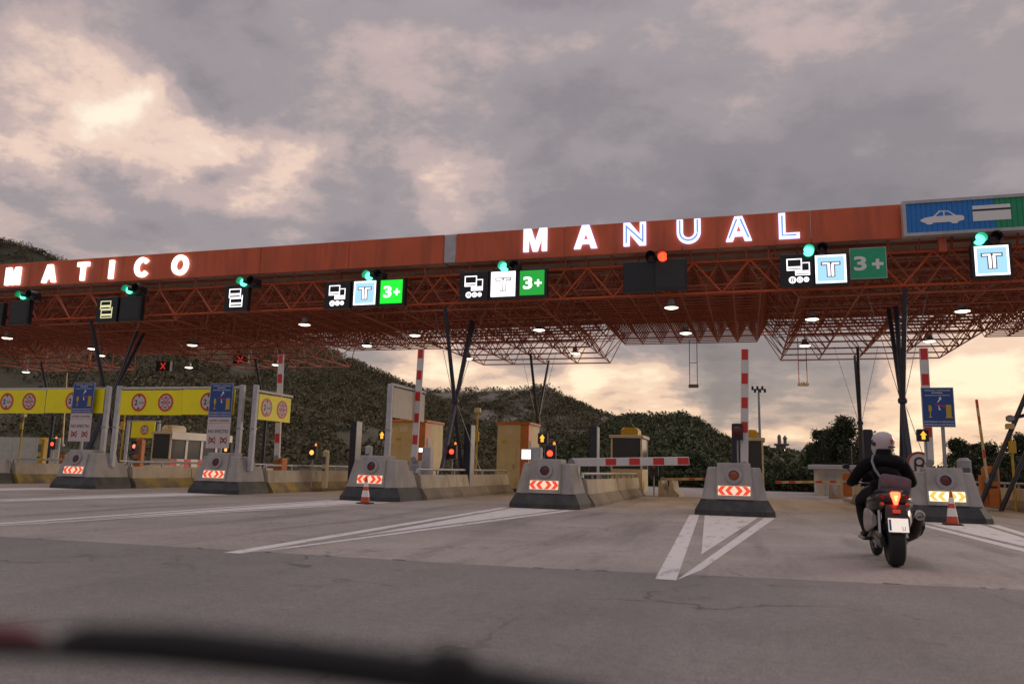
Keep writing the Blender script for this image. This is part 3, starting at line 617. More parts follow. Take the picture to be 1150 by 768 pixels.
# ------------------------------------------------------------------ barrier gates
def boom(label, base, tip, w, period, fill, cab=True, thin=False, cabm=None, group='red and white barrier arms', first=.5):
    """arm from base to tip (world points); stripes are plates on both faces"""
    base, tip = Vector(base), Vector(tip); t = thing('barrier_gate', label, 'barrier gate', (base.x, base.y, .16), group)
    d = tip-base; ln = d.length; ang = math.atan2(d.z, d.x)
    a = part('arm', MB().cham(0, ln, -.035, .035, -w/2, w/2, .012), whitep if not thin else mat('pale_arm', (.6, .5, .3), .5), t, loc=(0, 0, base.z-.16), rot=(0, -ang, 0))
    k = 0; x = ln-period*fill-.01
    while x > period*first:
        part('stripe', lambda: MB().box(0, period*fill, -.041, .041, -w*.40, w*.40), (amber if thin and k == 2 else redp), a, 'st%.3f%.3f%d' % (period*fill, w, thin and k == 2), (x, 0, 0)); x -= period; k += 1
    if cab:
        cx = -.0
        c = part('cabinet', lambda: MB().cham(-.19, .19, .06, .46, 0, 1.12, .025), cabm or ltgrey, t, 'cab'+(cabm or ltgrey).name)
        part('door', lambda: MB().box(-.15, .15, .045, .06, .12, .95), cabm or greym, c, 'cabd'+(cabm or greym).name)
    part('pivot', lambda: MB().lathe([(.11, -.06), (.11, .08)], n=14, axis='y'), greym, t, 'pivot', (0, 0, base.z-.16))
YB = 26.0
def B(x, y, Y=YB): return on_y(x, y, Y)
boom('raised red and white barrier arm right of the swung yellow board', B(311, 514), B(316, 398), .235, .76, .46, cabm=cabor)
boom('raised red and white barrier arm in front of the cream and orange cabin', B(465, 516), B(473, 392), .235, .78, .43)
boom('raised red and white barrier arm on the island behind the white triangle', B(836, 522), B(836.5, 392), .24, .78, .44, cab=False)
boom('raised red and white barrier arm behind the blue sign at the right', B(1044, 520), B(1037, 391), .24, .78, .44)
boom('lowered red and white barrier arm across the lane left of the triangle marking', B(642, 519, 24.5), B(774, 517.5, 24.5), .255, .74, .45)
boom('thin red and yellow exit arm lying across the lane at its far end, left one', B(744, 538, 38), B(796, 537.5, 38), .115, .62, .45, False, True, group='thin exit arms')
boom('thin red and yellow exit arm lying across the lane beside the rider', B(952, 540.5, 41), B(871, 541.5, 41), .125, .62, .45, True, True, cabor, group='thin exit arms')
boom('thin red and yellow exit arm raised at the right edge', B(1109, 540, 33), B(1096.5, 448.5, 33), .085, .62, .5, True, True, cabor, group='thin exit arms')
boom('thin red and yellow exit arm raised behind the first blue sign', B(70, 500, 38), B(75, 419, 38), .09, .62, .3, True, True, cabor, group='thin exit arms')
# ------------------------------------------------------------------ pictogram discs
def disc_sign(parent, loc, r, kind, key, rot=None):
    d = part('round_sign', lambda: MB().disc((0, 0), r, -.01, 0, 28), pinkwhite, parent, 'ds%.2f' % r, loc, rot)
    part('red_ring', lambda: MB().ringd((0, 0), r*.80, r, -.016, -.009, 28), redp, d, 'dr%.2f' % r)
    if kind == 'h':
        part('lettering', text_mesh('2', r*.62, r*.40, .003, .03), txtk, d, loc=(-r*.36, -.0105, -r*.02)); part('lettering', text_mesh(',1m', r*.34, r*.72, .003, .01), txtk, d, loc=(r*.28, -.0105, -r*.05))
        part('arrow', lambda: MB().poly([(-r*.17, r*.76), (r*.17, r*.76), (0, r*.46)], -.0135, -.0105).poly([(-r*.17, -r*.76), (0, -r*.46), (r*.17, -r*.76)], -.0135, -.0105), txtk, d, 'da%.2f' % r)
    else:
        part('vehicle_glyph', lambda: MB().box(-r*.62, -r*.25, -.0135, -.0105, -r*.1, r*.06).box(r*.25, r*.62, -.0135, -.0105, -r*.1, r*.06).box(-r*.15, r*.15, -.0135, -.0105, r*.38, r*.62).box(-r*.22, r*.22, -.0135, -.0105, -r*.64, -r*.50), mat('glyph_grey', (.12, .11, .11), .6, var=0), d, 'dg%.2f' % r)
        part('red_cross', lambda: MB().poly([(-r*.62, -r*.55), (-r*.55, -r*.62), (r*.62, r*.55), (r*.55, r*.62)], -.018, -.0145).poly([(-r*.62, r*.55), (-r*.55, r*.62), (r*.62, -r*.55), (r*.55, -r*.62)], -.0183, -.0145), redp, d, 'dx%.2f' % r)
# ------------------------------------------------------------------ height gantries
YG = 24.0
def gantry(label, xl, xr, panels, posts, group='yellow height limit gantries'):
    a = B(*xl, YG); b = B(*xr, YG); t = thing('height_gantry', label, 'gantry', (a.x, YG, 0), group)
    for px in posts:
        q = B(px[0], px[1], YG)
        po = part('post', lambda: MB().cham(-.085, .085, -.085, .085, .8, 3.84, .02), ltgrey, t, 'gpost', (q.x-a.x, 0, 0)); part('joint_band', lambda: MB().box(-.1, .1, -.1, .1, 2.25, 2.31), greym, po, 'gband')
    part('beam', MB().cham(.0, b.x-a.x, .03, .13, 3.72, 3.80, .02), ltgrey, t)
    for (x0, x1, zlo, discs) in panels:
        p, q = B(*x0, YG), B(*x1, YG); w = q.x-p.x
        pn = part('yellow_board', MB().cham(0, w, -.06, -.02, zlo, zlo+.92, .004), yellowp, t, loc=(p.x-a.x, -.04, 0))
        for px, kind in discs:
            c = B(px, 450, YG); disc_sign(pn, (c.x-p.x, -.062, zlo+.47), .335, kind, 0)
gantry('yellow height limit gantry with one whole disc pair cut by the left edge', (-40, 445), (122, 452), [((-45, 450), (52.5, 450), 2.78, [(10.5, 'h'), (35.5, 'x')]), ((54, 450), (118.5, 450), 2.80, [(84, 'h')])], [(119, 470)])
gantry('yellow height limit gantry between two grey posts with height and no vehicle discs', (131, 452), (272, 452), [((138, 450), (206.5, 450), 2.74, [(158.5, 'h'), (188.5, 'x')]), ((206.8, 450), (265, 450), 2.76, [(236, 'h')])], [(131, 470), (270, 470)])
def swing(label, px, py, ylen, m, discs, zlo, zh):
    a = B(px, py, YG); t = thing('swing_gantry', label, 'gantry', (a.x, YG, 0), 'gantries swung open')
    po = part('post', lambda: MB().cham(-.085, .085, -.085, .085, .8, 3.84, .02), ltgrey, t, 'gpost'); part('joint_band', lambda: MB().box(-.1, .1, -.1, .1, 2.25, 2.31), greym, po, 'gband')
    part('beam', MB().box(-.04, .04, .09, ylen+.3, zlo+zh+.06, zlo+zh+.14), ltgrey, t)
    bo = part('board', MB().box(.0, .04, .14, .14+ylen, zlo, zlo+zh), m, t, loc=(.02, 0, 0))
    for y, k in discs: disc_sign(bo, (.042, y, zlo+zh*.5), .34, k, 0, (0, 0, R(90)))
swing('yellow height board swung open on its post beside the leftmost raised barrier', 284.5, 480, 2.05, yellowp, [(.62, 'h'), (1.62, 'x')], 2.62, .92)
swing('plain cream board swung open on its post in front of the cream cabin', 436.5, 480, 2.7, signback, [], 2.72, 1.02)
# ------------------------------------------------------------------ blue information signs
def info_sign(label, px, ytop, ybot, xw, Y, board):
    c = B(px, (ytop+ybot)/2, Y); top = B(px, ytop, Y).z; bot = B(px, ybot, Y).z; w = (B(px+xw/2, ytop, Y)-B(px-xw/2, ytop, Y)).x; h = top-bot
    t = thing('information_sign', label, 'sign', (c.x, Y, 1.0), 'blue barrier warning signs')
    z0 = bot-1.0
    part('post', MB().box(-.04+.1, .04+.1, .03, .11, .0, top-1.0-.1), greym, t)
    b = part('blue_board', MB().box(-w/2, w/2, 0, .03, z0, z0+h), bluep, t); part('edge', rect_outline(MB(), -w/2, w/2, z0, z0+h, .018, -.004, 0), ltgrey, b)
    def tx(s, zc, hh, ww): text('lettering', s, hh, txtw, b, (0, -.001, z0+h*zc), ww, .003)
    tx('ATENCIÓ / ATENCION', .93, h*.042, w*.80); tx('BARRERA', .865, h*.036, w*.34); tx('AUTOMATICA AUTOMATICA', .80, h*.030, w*.78)
    tx('MANTINGUI LA DISTANCIA', .135, h*.036, w*.90); tx('MANTENGA LA DISTANCIA', .065, h*.036, w*.90)
    part('signal_symbol', MB().poly([(-w*.30, z0+h*.24), (-w*.20, z0+h*.24), (-w*.20, z0+h*.26), (-w*.235, z0+h*.27), (-w*.235, z0+h*.38), (-w*.20, z0+h*.42), (-w*.20, z0+h*.53), (-w*.25, z0+h*.56), (-w*.30, z0+h*.53), (-w*.30, z0+h*.42), (-w*.265, z0+h*.38), (-w*.265, z0+h*.27), (-w*.30, z0+h*.26)], -.005, -.001), amber, b)
    part('cabinet_symbol', MB().box(w*.24, w*.40, -.005, -.001, z0+h*.25, z0+h*.56).box(w*.21, w*.43, -.0055, -.001, z0+h*.23, z0+h*.255), amber, b)
    part('arm_symbol', MB().poly([(w*.22, z0+h*.50), (-w*.10, z0+h*.57), (-w*.10, z0+h*.59), (w*.22, z0+h*.525)], -.005, -.001), redp, b)
    part('arrow_symbol', MB().poly([(-.02*w, z0+h*.62), (.06*w, z0+h*.72), (.02*w, z0+h*.72), (.10*w, z0+h*.77), (.12*w, z0+h*.68), (.09*w, z0+h*.70), (.01*w, z0+h*.62)], -.005, -.001).poly([(0, z0+h*.53), (.03*w, z0+h*.46), (.0, z0+h*.46), (.05*w, z0+h*.41), (.08*w, z0+h*.47), (.05*w, z0+h*.46), (.03*w, z0+h*.53)], -.005, -.001), txtw, b)
    if board:
        z1 = z0-.012; hb = h*.16; hn = h*.72
        u = part('white_board', MB().box(-w/2, w/2, .002, .03, z1-hb, z1), pinkwhite, t); text('lettering', 'NOMÉS TURISMES', h*.075, txtk, u, (0, .001, z1-hb/2), w*.88, .003)
        u = part('white_board', MB().box(-w/2, w/2, .002, .03, z1-hb-.012-hn, z1-hb-.012), pinkwhite, t)
        zt = z1-hb-.012; text('lettering', 'NO EFECTIU', h*.095, txtk, u, (0, .001, zt-hn*.32), w*.86, .003, .01)
        g = mat('glyph_dark_red', (.30, .05, .05), .6, var=0)
        for s in (-1, 1):
            x = s*w*.25; z = zt-hn*.68
            part('crossed_coins', MB().ringd((x-.06, z), .05, .085, -.002, .002, 14).ringd((x+.07, z), .05, .08, -.0025, .0018, 14).poly([(x-.15, z-.11), (x-.12, z-.13), (x+.15, z+.11), (x+.12, z+.13)], -.004, .0016).poly([(x-.15, z+.11), (x-.12, z+.13), (x+.15, z-.11), (x+.12, z-.13)], -.0045, .0014), g, u)
info_sign('blue barrier sign above a white no cash board on the leftmost whole island', 93.3, 429.5, 464, 23.5, 23.7, True)
info_sign('blue barrier sign above a white no cash board on the second island', 248, 430.5, 468.5, 25.5, 23.7, True)
info_sign('large blue barrier sign on a grey post behind the motorcycle', 1053.5, 435, 479.5, 36.5, 24.2, False)
# ------------------------------------------------------------------ cabins on the islands
def cabin(label, xl, xr, ytop, depth):
    Y = 35.4; a = B(xl, ytop, Y); b = B(xr, ytop, Y); w = b.x-a.x; h = a.z
    t = thing('cash_cabin', label, 'cabin', (a.x, Y, .16), 'cream and orange cabins'); h -= .16
    part('front_wall', MB().box(0, w*.74, 0, .06, 0, h-.12), cream, t); part('orange_panel', MB().box(w*.74+.003, w, -.004, .06, 0, h-.12), cabor, t)
    part('side_wall', MB().box(w-.06, w, .063, depth*.35, 0, h-.12), peach, t)
    part('side_wall', MB().loft([[(w+(0 if z < h-.3 else 0), depth*.35+.003, z), (w+.02, depth, z), (w-.06, depth, z), (w-.06, depth*.35+.003, z)] for z in (0, h-.12)]), cream, t)
    part('side_wall', MB().box(-.0, .05, .063, depth, 0, h-.123), cream, t); part('rear_wall', MB().box(.053, w-.063, depth-.06, depth, 0, h-.123), cream, t)
    part('roof', MB().cham(-.06, w+.08, -.06, depth+.06, h-.117, h, .03), cabor, t)
    d = part('door', MB().box(w*.08, w*.62, -.025, -.002, .04, h*.66), cream, t); part('handle', MB().box(w*.52, w*.57, -.05, -.026, h*.30, h*.36), greym, d)
    part('door_closer', MB().box(w*.16, w*.30, -.04, -.004, h*.69, h*.72), amber, t)
    v = part('vent', MB().box(w*.22, w*.5, -.015, -.002, h*.80, h*.90), cream, t)
    for i in range(3): part('vent_slot', lambda: MB().box(0, w*.05, -.018, -.0155, h*.82, h*.88), pinkwhite, v, 'vs%.2f' % w, (w*(.26+.08*i), 0, 0))
    part('payment_panel', MB().box(w-.02+.02, w+.03, depth*.12, depth*.30, h*.15, h*.72), greym, t)
cabin('cream and orange cash cabin partly behind a raised barrier arm', 440.5, 478, 471, 2.3)
cabin('cream and orange cash cabin left of the amber arrow signal', 559, 594, 473.5, 1.9)
def booth(label, xl, xr, ytop, Y, depth, stripes=False, side=False):
    a = B(xl, ytop, Y); b = B(xr, ytop, Y); w = b.x-a.x; h = a.z-.16
    t = thing('toll_booth', label, 'toll booth', (a.x, Y, .16), 'toll booths with yellow roof units')
    part('base_wall', MB().box(0, w, 0, depth, 0, h*.40), cream if not stripes else ltgrey, t)
    part('roof', MB().cham(-.08, w+.08, -.08, depth+.08, h-.14, h, .03), signback, t)
    for cx in (0, w-.08):
        for yy in (0, depth-.08): part('corner_post', lambda: MB().box(0, .08, 0, .08, h*.40+.003, h-.143), signback, t, 'cp%.2f' % h, (cx, yy, 0))
    nw = 1 if not side else 3
    part('window', MB().box(.083, w-.083, .02, .05, h*.40+.003, h-.143), glassd, t)
    part('window', MB().box(w-.05, w-.02, .083, depth-.083, h*.40+.003, h-.143), glassg, t); part('window', MB().box(.02, .05, .083, depth-.083, h*.40+.003, h-.143), glassg, t); part('window', MB().box(.083, w-.083, depth-.05, depth-.02, h*.40+.003, h-.143), glassd, t)
    part('yellow_roof_unit', MB().cham(w*.30, w*.85, .1, 1.5, h+.003, h+.36, .12), amber if not stripes else signback, t, smooth=True)
    part('counter', MB().box(.12, w-.12, .3, .7, h*.40-.3, h*.40+.1), greym, t)
    if stripes:
        for i in range(1, 4): part('mullion', lambda: MB().box(w-.012, w+.02, -.09, .09, h*.40+.003, h-.143), whitep, t, 'mull', (0, depth*i/4, 0))
        part('fascia_board', MB().box(w+.081, w+.10, -.05, depth+.05, h-.42, h-.02), whitep, t)
        k = 9
        for i in range(k): part('stripe', lambda: MB().box(0, depth/k, 0, .02, .1, h*.40), redp if i % 2 == 0 else whitep, t, 'bs%d' % (i % 2), (w+.022, depth/k*i, 0), (0, 0, R(90)))
booth('small white toll booth with yellow roof unit behind the lowered barrier', 686, 721, 488, 36.5, 2.2)
booth('white toll booth behind the upright barrier on the triangle island', 824, 857, 491, 36.5, 2.2)
booth('toll booth with striped red and white base at the left', 172, 193, 484, 36.0, 5.2, True, True)
# ------------------------------------------------------------------ small signals, pillars, machines
def pillar(label, px, ytop, Y, w=.27):
    a = B(px, ytop, Y); t = thing('dark_pillar', label, 'pillar', (a.x, Y, .16), 'tall dark pillars on the islands')
    part('shaft', MB().cham(-w/2, w/2, 0, .5, 0, a.z-.16, .02), slab_m, t); part('side_strip', MB().box(w/2, w/2+.03, .02, .48, 0, a.z-.20), greym, t)
pillar('tall dark pillar left of the island with the orange cone', 397, 472, 29)
pillar('tall dark pillar between the two cream and orange cabins', 525, 476, 29)
pillar('tall dark pillar left of the small white toll booth', 666, 478, 29)
pillar('tall dark pillar left of the booth behind the triangle island', 826, 480, 28.5)
pillar('tall dark pillar left of the rider helmet', 974.5, 482, 29)
def arrow_signal(label, px, py, Y, up=True):
    c = B(px, py, Y); t = thing('arrow_signal', label, 'signal', (c.x, Y, 1.0), 'small amber arrow signals'); z = c.z-1.0
    part('post', MB().tube((.08, .1, .15), (.08, .1, z), .025, n=6), greym, t)
    h = part('housing', lambda: MB().cham(-.155, .155, 0, .22, -.175, .175, .03), blackm, t, 'ashouse', (0, 0, z))
    part('arrow', lambda: MB().poly([(-.045, -.12), (.045, -.12), (.045, .0), (.085, 0), (0, .12), (-.085, 0), (-.045, 0)], -.02, 0), sam, h, 'asarrow')
arrow_signal('amber arrow signal left of the cream cabin', 429, 488.5, 24.6)
arrow_signal('amber arrow signal beside the second cream and orange cabin', 609, 492, 24.2)
arrow_signal('amber arrow signal below the large blue sign', 1037, 488.5, 25)
def red_signal(label, px, py, Y, lit=srd, rad=.095, extra=True):
    c = B(px, py, Y); t = thing('red_signal', label, 'signal', (c.x, Y, .5), 'small red lane lights'); z = c.z-.5
    part('post', MB().tube((0, .1, -.34), (0, .1, z-.15), .03, n=6), greym, t)
    h = part('housing', lambda: MB().cham(-.17, .17, 0, .22, -.26, .26, .03), blackm, t, 'rshouse', (0, 0, z))
    part('lens', MB().lathe([(.001, -.05), (rad*.7, -.035), (rad, 0), (rad, .02)], n=16, axis='y'), lit, h, smooth=True)
    if extra: part('beacon', lambda: MB().lathe([(.04, 0), (.042, .05), (.022, .09), (.001, .10)], n=10), mat('beacon_orange', (.8, .3, .05), .3, var=0, emit=(1, .25, .03), es=1.2), h, 'beac', (.11, .1, .265))
red_signal('red lane light between the feet of the crossed column', 507, 507, 27.5)
red_signal('red lane light on the island in front of the lowered barrier', 617.5, 509, 23.4)
red_signal('glowing orange red lane light on the rail right of the leftmost raised barrier', 350, 508, 27.5, mat('signal_orange', (.8, .3, .1), .3, var=0, emit=(1, .30, .06), es=2.2))
red_signal('small orange light on top of the second island', 253.5, 505, 24, mat('signal_orange'), .06, False)
red_signal('red lane light behind the rail left of the leftmost whole island', 58.5, 498.5, 30)
red_signal('pinkish red lane light beside the orange machine', 150.5, 501, 30, mat('signal_pink', (.8, .2, .15), .3, var=0, emit=(1, .22, .14), es=1.5))
red_signal('dark round lane light at the foot of the upright barrier on the triangle island', 828, 484.5, 25.8, lensd, .17, False)
red_signal('ring shaped red exit light under the lowered arm', 734, 526, 31, lensd, .10, False)
for lb, x0, y0, Y, w, h, m in (('orange ticket machine with rounded top between the left gantries', 155, 492, 30, .36, 1.6, cabor), ('yellow ticket machine beside the red light at the far left', 46, 491, 30.5, .34, 1.6, amber), ('orange ticket machine at the foot of the leaning blue brace', 1114, 523, 33, .5, 1.3, cabor),
                               ('pale ticket post behind the rail right of the orange red light', 365, 505, 28, .22, 1.2, cream), ('grey keypad post behind the cone island', 413, 500, 25.2, .22, 1.6, ltgrey), ('grey keypad post on the right of the rightmost island', 1084, 514, 25.2, .34, 1.7, greym)):
    p = B(x0, y0, Y); t = thing('ticket_machine', lb, 'ticket machine', (p.x, Y, .16))
    part('cabinet', MB().cham(-w/2, w/2, 0, w*1.1, 0, p.z-.16, min(.09, w*.25)), m, t, smooth=False)
    part('screen', MB().box(-w*.3, w*.3, -.015, -.001, (p.z-.16)*.62, (p.z-.16)*.82), glassg, t); part('slot', MB().box(-w*.25, w*.25, -.02, -.001, (p.z-.16)*.45, (p.z-.16)*.5), blackm, t)
for lb, px, py, Y, s in (('bright white screen on the grey payment post beside the second cabin', 591, 510, 24.6, .30), ('small bright white screen beside the barrier in front of the cream cabin', 472.5, 505.3, 26.4, .14)):
    p = B(px, py, Y); t = thing('payment_post', lb, 'payment post', (p.x, Y, .16))
    part('post', MB().cham(-.05+s*.6, .28+s*.6, .03, .38, 0, p.z-.16+s*.8, .03), ltgrey, t); part('screen_housing', MB().box(-s*.6, s*.6, 0, .2, p.z-.16-s*.6, p.z-.16+s*.6), greym, t); part('screen', MB().box(-s*.5, s*.5, -.01, 0, p.z-.16-s*.5, p.z-.16+s*.5), ledw, t)
def yellow_lamp(label, px, ytop, ybox, Y):
    a = B(px, ytop, Y); b_ = B(px, ybox, Y); t = thing('yellow_lamp_post', label, 'post', (a.x, Y, 0), 'thin yellow posts with a box')
    part('pole', MB().tube((0, 0, 0), (0, 0, a.z), .045, n=8), amber, t); part('head', MB().cham(-.13, .13, -.13, .13, a.z-.12, a.z+.08, .03), cream, t); part('box', MB().cham(-.12, .12, -.16, -.02, b_.z-.22, b_.z+.22, .02), amber, t)
yellow_lamp('thin yellow post with a box right of the crossed column', 536.5, 460, 490, 33)
yellow_lamp('thin yellow post with a box beside the leaning blue brace', 1134, 478, 502, 33)
yellow_lamp('thin yellow post with a box below the first yellow gantry', 27, 466, 478, 40)
yellow_lamp('thin yellow post with a box beside the second gantry left post', 141, 460, 478, 36)
# round no entry sign behind the right island
p = B(1032.5, 520, 27); t = thing('round_sign_post', 'round red ringed sign behind the rightmost island', 'sign', (p.x, 27, .16))
part('post', MB().tube((0, .04, 0), (0, .04, p.z-.5), .03, n=6), greym, t); d = part('disc', MB().disc((0, p.z-.16), .36, 0, .03, 28), pinkwhite, t); part('red_ring', MB().ringd((0, p.z-.16), .29, .36, -.006, .0, 28), mat('dull_red', (.30, .04, .04), .5), d)
part('glyph', MB().ringd((0, p.z-.12), .09, .15, -.006, 0, 18).box(-.15, -.09, -.0065, 0, p.z-.40, p.z-.12).box(.05, .12, -.0065, 0, p.z-.40, p.z-.2), txtk, d)
# blue leaning brace at the right edge
t = thing('leaning_brace', 'dark blue tubular brace with a clamp leaning at the right edge', 'brace', (*B(1096, 545, 33).xy, 0)); o0 = t.location.copy()
def lw_(x, y): return B(x, y, 33)-o0
part('brace_tube', MB().tube((lw_(1096, 545).x, 0, 0), lw_(1160, 425), .085, n=10), navy, t, smooth=True); part('brace_tube', MB().tube(lw_(1134, 470), lw_(1175, 461), .07, n=10), navy, t, smooth=True); q = lw_(1122, 545); part('brace_tube', MB().tube((q.x, 0, 0), lw_(1165, 478), .08, n=10), navy, t, smooth=True)
part('clamp', MB().lathe([(.05, -.13), (.15, -.07), (.15, .07), (.05, .13)], (*lw_(1134.5, 470),), 10), greym, t)
# rear signals under the canopy seen from the front
for px, py, lb, m in ((183, 411, 'dark rear lane signal glowing red left of the leftmost raised barrier', 'r'), (270, 404, 'dark rear lane signal glowing red above the swung yellow board', 'r'), (28, 407, 'small dark rear signal glowing green above the first yellow gantry', 'g')):
    p = B(px, py, 41.5); t = thing('rear_signal', lb, 'signal', (p.x, 41.5, 6.3), 'rear lane signals'); zz_ = p.z-6.3
    h = part('housing', MB().box(-.55, .55, 0, .2, zz_-.32, zz_+.3), blackm, t) if m == 'r' else part('housing', MB().box(-.15, .15, 0, .2, zz_-.4, zz_+.3), blackm, t)
    mm = mat('dim_red_led', (.3, .02, .02), .4, var=0, emit=(.75, .03, .02), es=.8) if m == 'r' else mat('dim_green_led', (.02, .2, .1), .4, var=0, emit=(.03, .4, .2), es=.6)
    part('lit_symbol', MB().poly([(-.22, zz_-.2), (-.14, zz_-.2), (.22, zz_+.2), (.14, zz_+.2)], -.01, 0).poly([(-.22, zz_+.2), (-.14, zz_+.2), (.22, zz_-.2), (.14, zz_-.2)], -.012, 0) if m == 'r' else MB().disc((0, zz_+.14), .09, -.01, 0), mm, h)
    part('hanger', MB().tube((0, .1, zz_+.28), (0, .1, 1.2), .03, n=6), truss_m, t)
# ------------------------------------------------------------------ traffic cones
def cone(label, px, py, hpx):
    p = on_z(px, py); h = on_y(px, py-hpx, p.y).z
    t = thing('traffic_cone', label, 'traffic cone', p, 'traffic cones')
    part('base', MB().cham(-.21, .21, -.21, .21, 0, .04, .03), rubber, t)
    co = mat('cone_orange', (.60, .075, .03), .5, var=.08)
    def rr(z): return .145-(.145-.028)*z/h
    part('cone_body', MB().lathe([(rr(.04), .04), (rr(h-.02), h-.02), (rr(h)*.6, h), (.001, h)], n=20), co, t, smooth=True)
    wh = mat('cone_white_band', (.85, .82, .78), .35, var=.04)
    for a, b_ in ((.26, .50), (.64, .82)): part('white_band', MB().lathe([(rr(a*h)+.004, a*h), (rr(b_*h)+.004, b_*h), (rr(b_*h)-.004, b_*h), (rr(a*h)-.004, a*h)], n=20), wh, t, smooth=True)
cone('orange cone at the left front corner of the middle left island', 410, 565.5, 30)
cone('orange and white cone in front of the bright chevrons at the right', 1070, 589.5, 38)
# ------------------------------------------------------------------ far end of the lanes
def short_block(label, px, py, n):
    p = on_z(px, py); t = thing('concrete_block_row', label, 'barrier', p, 'short concrete barriers at the lane ends')
    for i in range(n):
        part('block', lambda: MB().loft([[(-.12, yy, 0), (.34, yy, 0), (.32, yy, .10), (.10, yy, .32), (.04, yy, .72), (-.10, yy, .72)] for yy in (0, 1.6)]), conc2, t, 'sblock', (i*.46, i*.3, 0), (0, 0, R(-4)))
short_block('pair of short concrete barriers at the end of the lowered arm lane', 742, 557.5, 2)
short_block('pair of short concrete barriers behind the rider on the left', 934, 560, 2)
p0, p1 = on_z(913, 556), on_z(956, 557.5)
t = thing('low_hut', 'low pale hut with flat roof beyond the exit arm', 'hut', (p0.x+.35, p0.y+.5, 0)); w = 3.2
part('wall', MB().box(0, 1.3, 0, 3, 0, 1.5), signback, t); part('wall', MB().box(1.32, w, .0, 3, 0, 1.5), signback, t); part('roof', MB().cham(-.3, w+.3, -.4, 3.4, 1.503, 1.75, .03), ltgrey, t); part('door', MB().box(.35, 1.0, -.03, -.002, .02, 1.35), ltgrey, t)
q = on_y(950, 499, 50)
t = thing('street_lamp', 'lit white street lamp left of the rider helmet', 'street lamp', (q.x+.25, 50, 0)); part('pole', MB().path([(0, 0, 0), (0, 0, q.z-.1), (.2, 0, q.z+.1), (.9, 0, q.z+.1)], .06, 8), blackm, t); part('head', MB().cham(.45, 1.0, -.13, .13, q.z-.02, q.z+.1, .03), greym, t); part('lamp_glass', MB().box(.5, .95, -.1, .1, q.z-.06, q.z-.021), warmlamp, t)
# floodlight mast
q = on_y(852, 437, 90); t = thing('floodlight_mast', 'tall floodlight mast right of the upright barrier', 'mast', (q.x, 90, 0))
part('pole', MB().tube((0, 0, 0), (0, 0, q.z), .20, .11, 10), greym, t, smooth=True); part('crossbar', MB().box(-.75, .75, -.06, .06, q.z-.1, q.z+.02), greym, t)
for i in range(6): part('floodlight', lambda: MB().cham(-.12, .12, -.2, .12, -.25, .15, .03), blackm, t, 'flood', (-.65+.26*i, 0, q.z+.18-(.3 if i % 2 else 0)))
# pale wall and containers beyond the left lanes
p = on_y(0, 482, 62); q = on_y(76, 482, 62)
t = thing('pale_wall', 'long pale panel wall below the first yellow gantry', 'wall', (p.x-4, 62, 0))
for i in range(4): part('panel', lambda: MB().box(0, 2.97, 0, .12, 0, 3.0), mat('pale_panel', (.46, .45, .38), .7, dirt=(.3, .3, .24), damt=.4), t, 'ppanel', (i*3.0, 0, 0))
p = B(160, 481, 48); t = thing('far_yellow_board', 'small yellow board with a round sign behind the second gantry', 'board', (p.x, 48, 0))
part('board', MB().box(-1.0, 1.1, 0, .06, p.z-.7, p.z+.5), yellowp, t); part('post', MB().tube((-1.4, .1, 0), (-1.4, .1, p.z+.6), .12, n=8), ltgrey, t); part('post', MB().tube((1.4, .1, 0), (1.4, .1, p.z+.4), .12, n=8), ltgrey, t); part('beam', MB().box(-1.4, 1.4, .09, .19, p.z+.5, p.z+.6), ltgrey, t); disc_sign(t, (.2, -.002, p.z-.1), .36, 'h', 0)
# ------------------------------------------------------------------ hills and vegetation
def fast_mesh(name, V, nper):
    n = len(V)//nper; me = bpy.data.meshes.new(name); me.vertices.add(len(V)); me.vertices.foreach_set('co', V.astype(np.float32).ravel())
    me.loops.add(len(V)); me.loops.foreach_set('vertex_index', np.arange(len(V), dtype=np.int32)); me.polygons.add(n); me.polygons.foreach_set('loop_start', np.arange(0, len(V), nper, dtype=np.int32)); me.polygons.foreach_set('loop_total', np.full(n, nper, dtype=np.int32)); me.update(); return me
def leaves(C, r, K, size, flat=.75, shell=.5):
    """K leaf faces spread through a clump of radius r round each centre in C"""
    C = np.asarray(C, float); n = len(C); r = np.broadcast_to(np.asarray(r, float), (n,))
    d = rng.normal(size=(n, K, 3)); d /= np.linalg.norm(d, axis=2, keepdims=True); d *= (shell+(1-shell)*rng.random((n, K, 1)))*r[:, None, None]; d[:, :, 2] *= flat
    c = (C[:, None, :]+d).reshape(-1, 3); m = len(c); sz = (np.repeat(r, K)*size*(.6+.8*rng.random(m)))[:, None]
    a = rng.normal(size=(m, 3)); a /= np.linalg.norm(a, axis=1, keepdims=True); b = rng.normal(size=(m, 3)); b -= (b*a).sum(1, keepdims=True)*a; b /= np.linalg.norm(b, axis=1, keepdims=True)
    V = np.stack([c-a*sz, c-b*sz*.55, c+a*sz, c+b*sz*.55], 1).reshape(-1, 3); return V
